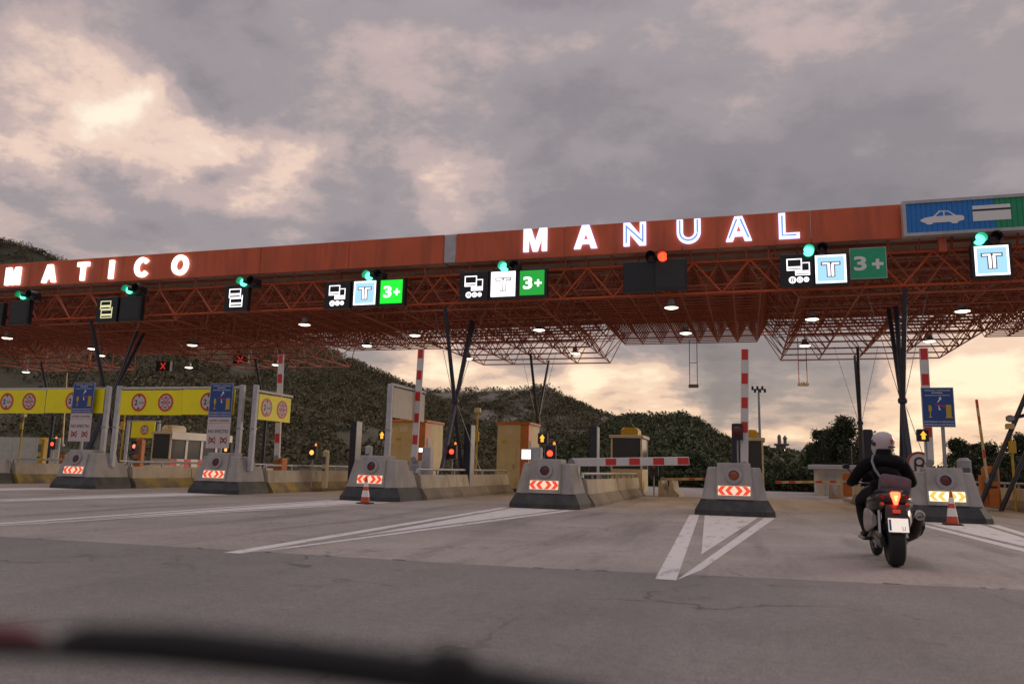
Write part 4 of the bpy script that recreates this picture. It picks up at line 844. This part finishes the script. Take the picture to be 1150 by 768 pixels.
def leaf_mat(name, a, b, c):
    m = bpy.data.materials.new(name); m.use_nodes = True; t = m.node_tree; p = t.nodes['Principled BSDF']; p.inputs['Roughness'].default_value = .75; p.inputs['Specular IOR Level'].default_value = .2
    g = t.nodes.new('ShaderNodeNewGeometry'); n = t.nodes.new('ShaderNodeTexNoise'); n.inputs['Scale'].default_value = .06; n.inputs['Detail'].default_value = 8; n.inputs['Roughness'].default_value = .7; t.links.new(g.outputs['Position'], n.inputs['Vector'])
    ad = t.nodes.new('ShaderNodeMath'); ad.operation = 'MULTIPLY_ADD'; t.links.new(g.outputs['Random Per Island'], ad.inputs[0]); ad.inputs[1].default_value = .35; t.links.new(n.outputs[0], ad.inputs[2])
    r = t.nodes.new('ShaderNodeValToRGB'); t.links.new(ad.outputs[0], r.inputs[0]); e = r.color_ramp.elements; e[0].position = .42; e[0].color = (*a, 1); e[1].position = .92; e[1].color = (*c, 1); k = e.new(.66); k.color = (*b, 1); t.links.new(r.outputs[0], p.inputs['Base Color']); return m
scrub = leaf_mat('scrub_leaves', (.070, .080, .042), (.118, .108, .060), (.20, .165, .105))
wood = leaf_mat('wood_leaves', (.052, .064, .034), (.080, .092, .046), (.125, .128, .066))
treel = leaf_mat('tree_leaves', (.034, .046, .024), (.058, .072, .035), (.095, .11, .052))
def hill_mat(name, rock):
    m = bpy.data.materials.new(name); m.use_nodes = True; t = m.node_tree; p = t.nodes['Principled BSDF']; p.inputs['Roughness'].default_value = .9
    g = t.nodes.new('ShaderNodeNewGeometry'); n = t.nodes.new('ShaderNodeTexNoise'); n.inputs['Scale'].default_value = .035; n.inputs['Detail'].default_value = 10; n.inputs['Roughness'].default_value = .68; t.links.new(g.outputs['Position'], n.inputs['Vector'])
    r = t.nodes.new('ShaderNodeValToRGB'); t.links.new(n.outputs[0], r.inputs[0]); e = r.color_ramp.elements; e[0].position = .35; e[0].color = (.050, .050, .026, 1); e[1].position = rock; e[1].color = (.30, .26, .225, 1); k = e.new((.35+rock)/2); k.color = (.085, .074, .042, 1); t.links.new(r.outputs[0], p.inputs['Base Color']); return m
from mathutils import noise as mnoise
def hill(name, ridge, Yr, base, m, veg, nveg, rv, K, sizef, gap, prof=1.25, rough=1.0, label=None):
    xs_ = np.array([p[0] for p in ridge], float); ys_ = np.array([p[1] for p in ridge], float); NU, NV = 110, 26
    us = np.linspace(xs_[0], xs_[-1], NU); yy = np.interp(us, xs_, ys_); Yv = np.interp(us, xs_, np.linspace(Yr[0], Yr[1], len(xs_))); Bv = np.interp(us, xs_, np.linspace(base[0], base[1], len(xs_)))
    Rg = np.array([on_y(u, y, Y) for u, y, Y in zip(us, yy, Yv)])
    def P(iu, v):
        i = min(int(iu), NU-2); f = iu-i; rp = Rg[i]*(1-f)+Rg[i+1]*f; b = Bv[i]*(1-f)+Bv[i+1]*f; k = b/rp[1]; bx_ = np.array([rp[0]*k, b, -.5])
        if v <= 1: q = bx_+(rp-bx_)*v; q[2] = -.5+(rp[2]+.5)*v**prof
        else: q = bx_+(rp-bx_)*v; q[2] = rp[2]*(1-(v-1)*1.4)
        nz = mnoise.fractal(Vector((q[0]*.02, q[1]*.02, 1.3)), 1.0, 2.0, 5)*rough*min(1, v*2)*(rp[2]*.10) * (1 if v < .97 else .25)
        q[2] += nz; return q
    V = []; Fc = []
    vs = list(np.linspace(0, 1, NV))+[1.15, 1.4]
    for i in range(NU):
        for v in vs: V.append(tuple(P(i if i < NU-1 else NU-1.001, v)))
    nv = len(vs)
    for i in range(NU-1):
        for j in range(nv-1): Fc.append((i*nv+j, (i+1)*nv+j, (i+1)*nv+j+1, i*nv+j+1))
    mb = MB(); mb.v = V; mb.f = Fc; mb.mi = [0]*len(Fc); o = part(name, mb, m, smooth=True); tag(o, kind='structure')
    C = []
    while len(C) < nveg:
        v = random.random()**.75; q = P(random.random()*(NU-1.01), min(1.0, v*1.01))
        if mnoise.fractal(Vector((q[0]*.035, q[1]*.035, q[2]*.05)), .9, 2.0, 5) > gap: continue
        C.append(q)
    for i in range(nveg//18): C.append(P(random.random()*(NU-1.01), 1.0))
    C = np.array(C); rad = rv[0]+(rv[1]-rv[0])*rng.random(len(C))**2; C[:, 2] += rad*.45
    ob = part('hillside_scrub', fast_mesh('hillside_scrub', leaves(C, rad, K, sizef), 4), veg, o); tag(ob, kind='stuff')
hm = hill_mat('hill_soil', .80); hr = hill_mat('hill_rock', .63)
hill('hill', [(-160, 215), (-60, 250), (0, 270), (30, 277), (70, 294), (180, 325), (300, 366), (345, 384), (400, 411), (440, 429), (480, 446), (540, 478), (600, 515)], (210, 230), (78, 95), hm, scrub, 18000, (.45, 2.1), 24, .18, .32)
hill('hill', [(380, 452), (440, 446), (480, 441), (520, 441), (550, 439), (590, 438), (612, 438), (640, 451), (665, 463), (690, 471), (720, 476), (760, 485), (800, 497), (860, 512), (930, 528)], (430, 430), (240, 200), hr, scrub, 11000, (.8, 3.0), 18, .22, .14)
hill('hill', [(600, 517), (650, 496), (690, 474), (705, 468), (740, 470), (768, 468), (788, 476), (800, 489), (820, 499), (850, 507), (890, 513), (940, 524), (1000, 533), (1060, 536)], (300, 260), (105, 85), hm, wood, 8500, (.8, 2.6), 24, .19, .9, prof=.9)
# ------------------------------------------------------------------ single trees
bark = mat('bark', (.06, .048, .035), .9, var=.3)
def tree(label, px, ybase_Y, ytop, wpx, kind='round', cat='tree'):
    Y = ybase_Y; a = on_y(px, ytop, Y); H = a.z; Wd = 1.25*(on_y(px+wpx/2, ytop, Y)-on_y(px-wpx/2, ytop, Y)).length; t = thing(kind+'_tree' if kind != 'palm' else 'palm_tree', label, cat, (a.x, Y, -.03), 'trees beyond the plaza')
    tr = MB(); tr.path([(0, 0, 0), (.1, 0, H*.3), (-.1, .1, H*.6), (0, 0, H*.9)], [.025*H, .018*H, .011*H, .004*H], 8)
    C = []
    if kind == 'palm':
        tr = MB(); tr.path([(0, 0, 0), (.1, 0, H*.45), (0, .1, H*.80)], [.28, .2, .22], 8); V = []
        for k in range(38):
            az = 2*math.pi*k/38*3.1; el = random.uniform(-.3, 1.2); ln = H*.28*random.uniform(.8, 1.1); prev = None
            for s_ in range(7):
                f = s_/6; p = np.array([math.cos(az)*ln*f*math.cos(el*.6), math.sin(az)*ln*f*math.cos(el*.6), H*.80+ln*(math.sin(el)*f-.75*f*f)])
                if prev is not None:
                    side = np.array([-math.sin(az), math.cos(az), 0])
                    for sg_ in (-1, 1):
                        for z in (.25, .75):
                            c = prev*(1-z)+p*z; e = c+side*sg_*ln*.20*(1-f*.6)+np.array([0, 0, -ln*.08]); w_ = (p-prev)*.22
                            V += [c-w_, c+w_, e+w_*.4, e-w_*.1]
                prev = p
        part('trunk', tr, bark, t, smooth=True); part('crown', fast_mesh('crown', np.array(V), 4), treel, t); return
    nl = 22 if kind == 'round' else 30
    for i in range(nl):
        f = random.uniform(.22, .98); az = random.uniform(0, 2*math.pi)
        wd = (math.sin(math.pi*min(1, (f-.1)/.9)**.8)*.5+.08)*Wd*random.uniform(.5, 1.05) if kind == 'round' else (1-f*.62)*.55*Wd*random.uniform(.2, 1)
        e = Vector((math.cos(az)*wd, math.sin(az)*wd, H*f)); s_ = Vector((0, 0, H*max(.12, f-.2))); tr.tube(s_, e, .009*H, .003*H, 5)
        for q in range(8): C.append((e.x*random.uniform(.5, 1.1)+random.gauss(0, Wd*.05), e.y*random.uniform(.5, 1.1)+random.gauss(0, Wd*.05), min(H*.985, e.z+random.gauss(0, H*.04))))
    part('trunk', tr, bark, t, smooth=True); C = np.array(C); rad = Wd*.10+Wd*.09*rng.random(len(C))
    part('crown', fast_mesh('crown', leaves(C, rad, 60, .17, .95, .2), 4), treel, t)
tree('tall narrow dark tree between the cement works and the rider', 945, 66, 470, 44, 'upright')
tree('slim dark tree left of the tall tree', 924, 70, 482, 36, 'upright')
tree('dark tree just right of the cement works', 912, 74, 499, 26, 'round')
tree('low dark tree in front of the cement works', 872, 70, 524, 34, 'round')
tree('low broad dark tree left of the exit arm sign', 897, 64, 522, 30, 'round')
tree('dark tree behind the rider', 972, 62, 489, 46, 'round')
tree('low dark tree behind the upright barrier island', 846, 78, 520, 30, 'round')
tree('low dark tree in the gap right of the lowered arm', 775, 74, 512, 44, 'round')
tree('second low dark tree in the gap beside the booth', 738, 80, 512, 44, 'round')
tree('dark tree left of the palm at the right', 1077, 60, 497, 40, 'round')
tree('palm tree behind the thin raised arm', 1092, 66, 488, 30, 'palm')
tree('dark tree right of the palm', 1112, 58, 500, 44, 'round')
tree('dark tree at the right edge under the brace', 1146, 60, 490, 46, 'round')
tree('low dark tree between the blue sign and the cone', 1096, 52, 514, 50, 'round')
tree('low dark tree behind the red lit barrier', 1132, 50, 516, 50, 'round')
def hedge(label, x0, x1, Y, ytop, n):
    a, b = on_y(x0, ytop, Y), on_y(x1, ytop, Y); t = thing('hedge', label, 'hedge', (a.x, Y, -.03)); w = b.x-a.x; C = []
    for i in range(n):
        x = random.random()*w; top = a.z+(b.z-a.z)*x/w; top *= .82+.30*mnoise.noise(Vector((x*.35+Y, 3.3, Y)))
        C.append((x, random.uniform(-.9, .9), random.random()**.7*max(.6, top-.3)))
    C = np.array(C); part('foliage', fast_mesh('foliage', leaves(C, .45+.4*rng.random(n), 40, .17, .9, .2), 4), treel, t)
    st = MB()
    for i in range(int(w/1.6)): st.tube((i*1.6+.4, 0, 0), (i*1.6+.4+random.uniform(-.3, .3), random.uniform(-.3, .3), a.z*.6), .06, .03, 5)
    part('stems', st, bark, t)
hedge('dark hedge row beyond the exit arm beside the hut', 838, 988, 58, 522, 520)
hedge('dark hedge row in the gap left of the triangle island', 700, 812, 62, 522, 380)
hedge('dark hedge row behind the rightmost island', 1056, 1175, 56, 516, 420)
# ------------------------------------------------------------------ cement works
p = on_y(880, 520, 230); t = thing('cement_works', 'distant grey cement works with tower and sloping conveyor', 'factory', (p.x, 230, 0)); k = 230/F*1.05
dustm = mat('cement_dust', (.20, .175, .16), .9, var=.15, scale=.3); zt = p.z
part('main_building', MB().box(-11*k, 8*k, 0, 8, 0, zt+5*k), dustm, t); part('tower', MB().box(-6*k, 3*k, 1, 6, zt+5*k+.01, zt+18*k), dustm, t); part('deck', MB().box(-8*k, 6*k, .5, 6.5, zt+18*k+.01, zt+19.5*k), dustm, t)
part('silo', MB().lathe([(1.8*k, zt+19.6*k), (1.8*k, zt+27*k), (.8*k, zt+29*k)], (-3*k, 3, 0), 10), dustm, t); part('silo', MB().lathe([(1.6*k, zt+19.6*k), (1.6*k, zt+24*k), (2.4*k, zt+25*k), (.5*k, zt+28*k)], (2.5*k, 3, 0), 10), dustm, t)
part('conveyor', MB().tube((10*k, 3, zt+2*k), (24*k, 3, zt+19*k), 1.3*k, n=8), dustm, t); part('conveyor', MB().tube((-11*k, 3, zt+2*k), (-22*k, 3, zt-8*k), 1.3*k, n=8), dustm, t)
for dx in (-4, 1.5): part('lit_window', MB().box(dx*k, (dx+1.6)*k, .9, .99, zt+12*k, zt+13.5*k), warmlamp, t)
# ------------------------------------------------------------------ motorcycle
O = on_z(1006, 636)
mblk = mat('motorcycle_black', (.020, .018, .020), .25, var=.1); mslv = mat('motorcycle_silver', (.42, .38, .36), .35, .4, var=.06); chrome = mat('chrome', (.55, .53, .52), .18, 1.0, var=.05)
t = thing('motorcycle', 'black scooter style motorcycle with lit red tail light waiting before the rightmost island', 'motorcycle', O)
def wheel(y, R_, w):
    wl = part('wheel', MB().lathe([(.05, -.05), (.05, .05)], (0, 0, 0), 16, 'x'), chrome, t, loc=(0, y, R_))
    pr = [(R_-.10, -w*.38), (R_-.06, -w*.5), (R_-.02, -w*.40), (R_-.004, -w*.2), (R_, 0), (R_-.004, w*.2), (R_-.02, w*.40), (R_-.06, w*.5), (R_-.10, w*.38)]
    part('tyre', MB().lathe(pr, n=40, axis='x'), rubber, wl, smooth=True)
    rim = MB().lathe([(R_-.13, -w*.36), (R_-.095, -w*.40), (R_-.095, w*.40), (R_-.13, w*.36)], n=32, axis='x')
    for i in range(5): a = 2*math.pi*i/5; rim.tube((0, .04*math.cos(a), .04*math.sin(a)), (0, (R_-.12)*math.cos(a), (R_-.12)*math.sin(a)), .022, .016, 6)
    part('rim', rim, mblk, wl)
wheel(0.0, .305, .195); wheel(1.52, .30, .13)
part('tail_fairing', MB().sup([(-.24, 0, .86, .03, .03), (-.18, 0, .85, .11, .075), (-.06, 0, .83, .20, .11), (.15, 0, .80, .27, .14), (.45, 0, .76, .26, .17), (.8, 0, .62, .21, .20), (1.0, 0, .5, .18, .18)], 20), mblk, t, smooth=True)
part('seat', MB().sup([(-.10, 0, .93, .08, .03), (.0, 0, .945, .14, .045), (.2, 0, .93, .17, .05), (.45, 0, .89, .18, .06), (.7, 0, .86, .14, .05), (.82, 0, .85, .06, .03)], 16), mat('seat_vinyl', (.03, .027, .028), .6, var=.15, bump=.2), t, smooth=True)
for s in (-1, 1):
    part('side_panel', MB().sup([(.18, s*.20, .56, .03, .08), (.35, s*.22, .58, .06, .15), (.6, s*.22, .55, .06, .17), (.85, s*.2, .48, .05, .12)], 14), mslv, t, smooth=True)
    part('footboard', MB().cham(-.07+s*.22, .07+s*.22, .62, 1.15, .27, .31, .02), mblk, t)
    part('indicator', MB().lathe([(.001, -.02), (.025, -.012), (.03, .0), (.02, .04)], (s*.15, -.17, .78), 12, 'y'), mat('indicator_amber', (.35, .10, .02), .3, var=0), t, smooth=True)
    m_ = part('mirror', MB().sup([(1.2, s*.40, 1.26, .05, .035), (1.26, s*.40, 1.26, .055, .04), (1.3, s*.40, 1.26, .02, .02)], 12), mblk, t, smooth=True); part('mirror_stem', MB().tube((s*.28, 1.22, 1.10), (s*.38, 1.25, 1.24), .01, n=6), mblk, m_)
    part('grip', MB().tube((s*.26, 1.06, 1.03), (s*.42, 1.02, 1.02), .019, n=10), rubber, t, smooth=True)
    part('swing_arm', MB().tube((s*.13, 0, .305), (s*.13, .62, .36), .03, .035, 8), mslv if s > 0 else mblk, t, smooth=True)
    part('shock_absorber', MB().tube((s*.15, .05, .36), (s*.14, .12, .72), .028, n=10), chrome, t, smooth=True)
part('belt_cover', MB().sup([(-.06, -.145, .31, .03, .07), (.1, -.15, .33, .05, .11), (.5, -.15, .36, .05, .12), (.65, -.15, .38, .03, .07)], 12), mblk, t, smooth=True)
part('engine', MB().sup([(.25, 0, .42, .12, .12), (.45, 0, .42, .16, .16), (.75, 0, .42, .15, .14)], 12), mat('engine_metal', (.10, .09, .085), .5, .6), t, smooth=True)
part('handlebar', MB().path([(-.42, 1.02, 1.02), (-.26, 1.06, 1.03), (0, 1.14, 1.03), (.26, 1.06, 1.03), (.42, 1.02, 1.02)], .013, 8), chrome, t, smooth=True)
part('front_fairing', MB().sup([(1.02, 0, .62, .20, .26), (1.2, 0, .72, .27, .30), (1.42, 0, .76, .22, .24), (1.62, 0, .74, .10, .12), (1.68, 0, .73, .03, .05)], 18), mblk, t, smooth=True)
part('windscreen', MB().add([(-.20, 1.36, .98), (0, 1.46, .99), (.20, 1.36, .98), (-.15, 1.22, 1.28), (0, 1.28, 1.31), (.15, 1.22, 1.28), (-.195, 1.355, .98), (0, 1.452, .99), (.195, 1.355, .98), (-.146, 1.215, 1.28), (0, 1.272, 1.31), (.146, 1.215, 1.28)], [(0, 1, 4, 3), (1, 2, 5, 4), (6, 9, 10, 7), (7, 10, 11, 8), (3, 4, 10, 9), (4, 5, 11, 10)]), glassd, t, smooth=True)
part('front_fork', MB().tube((-.09, 1.30, .80), (-.09, 1.52, .30), .026, n=8).tube((.09, 1.30, .80), (.09, 1.52, .30), .026, n=8), chrome, t, smooth=True); part('front_mudguard', MB().sup([(1.22, 0, .56, .07, .02), (1.4, 0, .64, .085, .03), (1.6, 0, .64, .085, .03), (1.78, 0, .53, .07, .02)], 10), mblk, t, smooth=True)
mg = part('rear_mudguard', MB().loft([[(-.11, -.20, .78), (.11, -.20, .78), (.11, -.14, .80), (-.11, -.14, .80)], [(-.13, -.26, .62), (.13, -.26, .62), (.13, -.24, .62), (-.13, -.24, .62)], [(-.10, -.30, .43), (.10, -.30, .43), (.10, -.285, .43), (-.10, -.285, .43)]]), mblk, t)
pl = part('number_plate', MB().cham(-.115, .115, -.012, 0, -.085, .085, .004), mat('plate_white_glow', (.85, .82, .78), .35, var=.03, emit=(1, .86, .74), es=.55), mg, loc=(.01, -.285, .53), rot=(R(-14), 0, 0))  # plate is no lamp: emission paints its lit look
part('blue_strip', MB().box(-.108, -.082, -.0135, -.012, -.07, .07), bluep, pl); text('lettering', 'U', .05, txtk, pl, (.06, -.0122, -.04), .035, .002)
tl = part('tail_light', MB().poly([(-.052, .075), (-.03, .085), (.03, .085), (.052, .075), (.05, .03), (.014, -.075), (-.014, -.075), (-.05, .03)], -.27, -.20), mat('brake_light', (.8, .1, .05), .3, var=0, emit=(1, .028, .010), es=16), t, loc=(0, 0, .855))
part('light_core', MB().poly([(-.018, .04), (.018, .04), (.016, .015), (.004, -.03), (-.004, -.03), (-.016, .015)], -.274, -.2705), mat('brake_core', (1, .8, .4), .3, var=0, emit=(1, .40, .10), es=3), tl)
part('reflector', MB().cham(-.045, .045, -.275, -.262, -.022, .022, .004), mat('reflector_red_glow', (.5, .04, .03), .25, var=0, emit=(.6, .06, .02), es=.5), t, loc=(0, 0, .70))  # reflector gives no light itself: returned light added as emission
for s in (-1, 1): part('side_tail_lens', MB().poly([(s*.06, .06), (s*.16, .075), (s*.19, .04), (s*.06, -.02)], -.17, -.12), lensd, t, loc=(0, 0, .83))
ex = part('exhaust', MB().path([(.19, .55, .30), (.22, .38, .32), (.27, .22, .40), (.285, .02, .52), (.27, -.20, .655)], [.03, .038, .066, .074, .060], 16), mat('exhaust_black', (.045, .04, .04), .35, .6), t, smooth=True)
part('exhaust_tip', MB().lathe([(.028, .0), (.042, -.03), (.062, -.025), (.065, .03)], (.27, -.205, .66), 18, 'y'), chrome, ex, smooth=True)
part('heat_shield', MB().sup([(-.05, .345, .53, .012, .05), (.15, .35, .46, .014, .06), (.28, .33, .40, .01, .04)], 10), mblk, ex, smooth=True)
part('stand', MB().tube((-.16, .42, .28), (-.20, .15, .22), .012, n=6), mslv, t)
# ------------------------------------------------------------------ rider
jack = mat('jacket_black', (.010, .009, .011), .75, var=.25, scale=9, bump=.8); trou = mat('trousers_dark', (.016, .014, .016), .8, var=.2, scale=8); glove = mat('glove_black', (.016, .015, .015), .7, var=.2); boot = mat('boot_black', (.02, .018, .017), .5, var=.2); skin = mat('skin', (.42, .24, .17), .6, var=.05)
J = []; E_ = []; RD = []
def jn(p, r, par=None):
    J.append(p); RD.append(r if isinstance(r, tuple) else (r, r)); i = len(J)-1
    if par is not None: E_.append((par, i))
    return i
pel = jn((0, .38, .96), (.165, .14)); sp1 = jn((0, .40, 1.09), (.19, .15), pel); ch = jn((.01, .48, 1.24), (.21, .155), sp1); up = jn((.015, .54, 1.335), (.13, .10), ch); nk = jn((.02, .585, 1.42), .066, up); hd = jn((.02, .63, 1.52), .085, nk); hd2 = jn((.02, .655, 1.62), .095, hd)
for s in (-1, 1):
    sh = jn((s*.215+.01, .55, 1.305), .105, up); ue = jn((s*.305, .62, 1.18), .088, sh); el_ = jn((s*.375, .74, 1.055), .076, ue); fa = jn((s*.385, .88, 1.035), .060, el_); wr = jn((s*.36, .985, 1.04), .036, fa); pa = jn((s*.35, 1.035, 1.058), (.040, .022), wr)
    for f in range(4):
        ox = s*(.31+.026*f); a = jn((ox, 1.055, 1.066), .0105, pa); b_ = jn((ox, 1.09-f*.003, 1.052), .0100, a); c_ = jn((ox, 1.085-f*.003, 1.015), .0095, b_); jn((ox, 1.055, 1.000), .0085, c_)
    th = jn((s*.30, 1.015, 1.035), .0115, pa); th2 = jn((s*.285, 1.025, 1.005), .0105, th); jn((s*.285, 1.055, .997), .009, th2)
    hp = jn((s*.12, .42, .925), .12, pel); kn0 = jn((s*.22, .70, .86), .098, hp); kn = jn((s*.27, .93, .79), .078, kn0); ca = jn((s*.255, .86, .56), .068, kn); an = jn((s*.235, .79, .40), .05, ca); he = jn((s*.235, .76, .345), .044, an); jn((s*.245, .90, .340), .040, he); jn((s*.25, .99, .336), .034, len(J)-1)
me = bpy.data.meshes.new('body'); me.from_pydata(J, E_, []); tmp = bpy.data.objects.new('tmp_body', me); COL.objects.link(tmp)
sk = tmp.modifiers.new('skin', 'SKIN'); sk.use_smooth_shade = True
for i, v in enumerate(me.skin_vertices[0].data): v.radius = RD[i]; v.use_root = (i == pel)
tmp.modifiers.new('sub', 'SUBSURF').levels = 2
dg = bpy.context.evaluated_depsgraph_get(); bme = bpy.data.meshes.new_from_object(tmp.evaluated_get(dg)); bpy.data.objects.remove(tmp)
bme.materials.clear()
t = thing('person', 'rider in dark jacket and white helmet seated on the motorcycle, seen from behind', 'person', O)
for m_ in (jack, trou): m_.node_tree.nodes['Principled BSDF'].inputs['Specular IOR Level'].default_value = .12
ob = part('body', bme, [jack, trou, glove, boot, skin], t)
for pgn in bme.polygons:
    c = pgn.center; mi = 0
    if c.z < .40 and c.y > .6: mi = 3
    elif (c.z < .965 and c.y < 1.0 and abs(c.x) < .345) or (c.z < .9): mi = 1
    if abs(c.x) > .24 and c.y > .965 and c.z > .95: mi = 2
    if c.z > 1.41 and abs(c.x) < .15: mi = 4 if c.z > 1.5 else 0
    pgn.material_index = mi; pgn.use_smooth = True
part('collar', MB().loft([[(.02+r_*math.cos(a), .575+yo+r_*math.sin(a), z) for a in np.linspace(0, 2*math.pi, 17)[:-1]] for r_, z, yo in ((.12, 1.36, 0), (.105, 1.43, .01), (.100, 1.50, .03), (.085, 1.495, .03))]), jack, t, smooth=True)
hw = mat('helmet_white', (.52, .47, .48), .25, var=.04)
hel = part('helmet', MB().loft([[(r_*math.cos(a)*1.0, r_*math.sin(a)*1.12+(.02 if z < -.04 else 0), z) for a in np.linspace(0, 2*math.pi, 25)[:-1]] for r_, z in ((.112, -.145), (.126, -.12), (.135, -.06), (.14, 0), (.134, .055), (.115, .10), (.08, .135), (.04, .152), (.005, .156))]), hw, t, loc=(.025, .655, 1.588), rot=(R(-6), 0, R(36)), smooth=True)
part('visor', MB().loft([[(1.015*r_*math.cos(a), 1.015*r_*math.sin(a)*1.12, z) for a in np.linspace(.1*math.pi, .9*math.pi, 14)] + [(.98*r_*math.cos(a), .98*r_*math.sin(a)*1.12, z) for a in np.linspace(.9*math.pi, .1*math.pi, 14)] for r_, z in ((.136, -.05), (.141, 0), (.136, .05))]), glassd, hel, smooth=True)
for s in (-1, 1): part('visor_pivot', MB().lathe([(.03, -.01), (.03, .01), (.015, .016)], (s*.138, .02, -.015), 12, 'x'), mblk, hel)
part('rear_emblem', MB().poly([(-.022, .03), (.022, .03), (.026, .0), (.0, -.04), (-.026, 0)], -.160, -.150), mat('emblem_red', (.40, .12, .11), .5, var=0), hel, loc=(.0, .0, .0))
part('rear_vent', MB().cham(-.05, .05, -.158, -.13, -.085, -.065, .006), mblk, hel)
bg = thing('shoulder_bag', 'grey blue shoulder bag hanging across the back of the rider', 'bag', O)
bagm = mat('bag_canvas', (.13, .12, .14), .8, var=.15, scale=14, bump=.3)
bb = part('bag_body', MB().sup([(.10, .06, 1.02, .14, .09), (.125, .06, 1.02, .185, .125), (.19, .06, 1.02, .195, .135), (.245, .06, 1.02, .18, .12)], 20, 5), bagm, bg, loc=(0, 0, .0), rot=(0, R(10), 0), smooth=True)
bb.location = (-.17, 0, .02)
part('flap', MB().sup([(.086, .06, 1.05, .15, .075), (.098, .06, 1.05, .18, .10), (.115, .06, 1.05, .175, .095)], 20, 5), bagm, bb, smooth=True)
part('strap', MB().path([(-.10, .20, 1.12), (-.15, .27, 1.22), (-.165, .385, 1.33), (-.13, .50, 1.41), (-.03, .66, 1.385)], .016, 6), mat('strap_grey', (.20, .19, .21), .7, var=.1), bg, smooth=True)
# ------------------------------------------------------------------ wiper of the car the picture is taken from
def nearp(x, y, d): r_ = ray(x, y).normalized(); return CAM+r_*(d/r_.dot(FW))
wt = nearp(300, 745, .42); t = thing('windscreen_wiper', 'blurred black windscreen wiper along the bottom left edge', 'wiper', wt)
def wp(x, y, d=.42): return nearp(x, y, d)-wt
wrub = mat('wiper_black', (.006, .006, .008), .7, var=.15)
part('blade', MB().path([wp(70, 722), wp(95, 720), wp(200, 725), wp(330, 739), wp(460, 755), wp(560, 769), wp(680, 792)], [.006, .0095, .0105, .0105, .0105, .010, .009], 12), wrub, t, smooth=True)
part('rubber_edge', MB().path([wp(-40, 727, .415), wp(60, 730, .415), wp(180, 737, .415), wp(330, 752, .415), wp(560, 782, .415), wp(680, 802, .415)], .005, 8), wrub, t, smooth=True)
part('arm_clip', MB().path([wp(478, 752), wp(490, 745), wp(520, 748), wp(542, 762)], [.006, .009, .009, .006], 10), wrub, t, smooth=True)
part('red_piece', MB().path([wp(-30, 712), wp(20, 713), wp(48, 719)], [.006, .006, .003], 10), mat('wiper_red', (.16, .03, .035), .5, var=.1), t, smooth=True)  # small dark red piece added left of the blade, what it is unknown
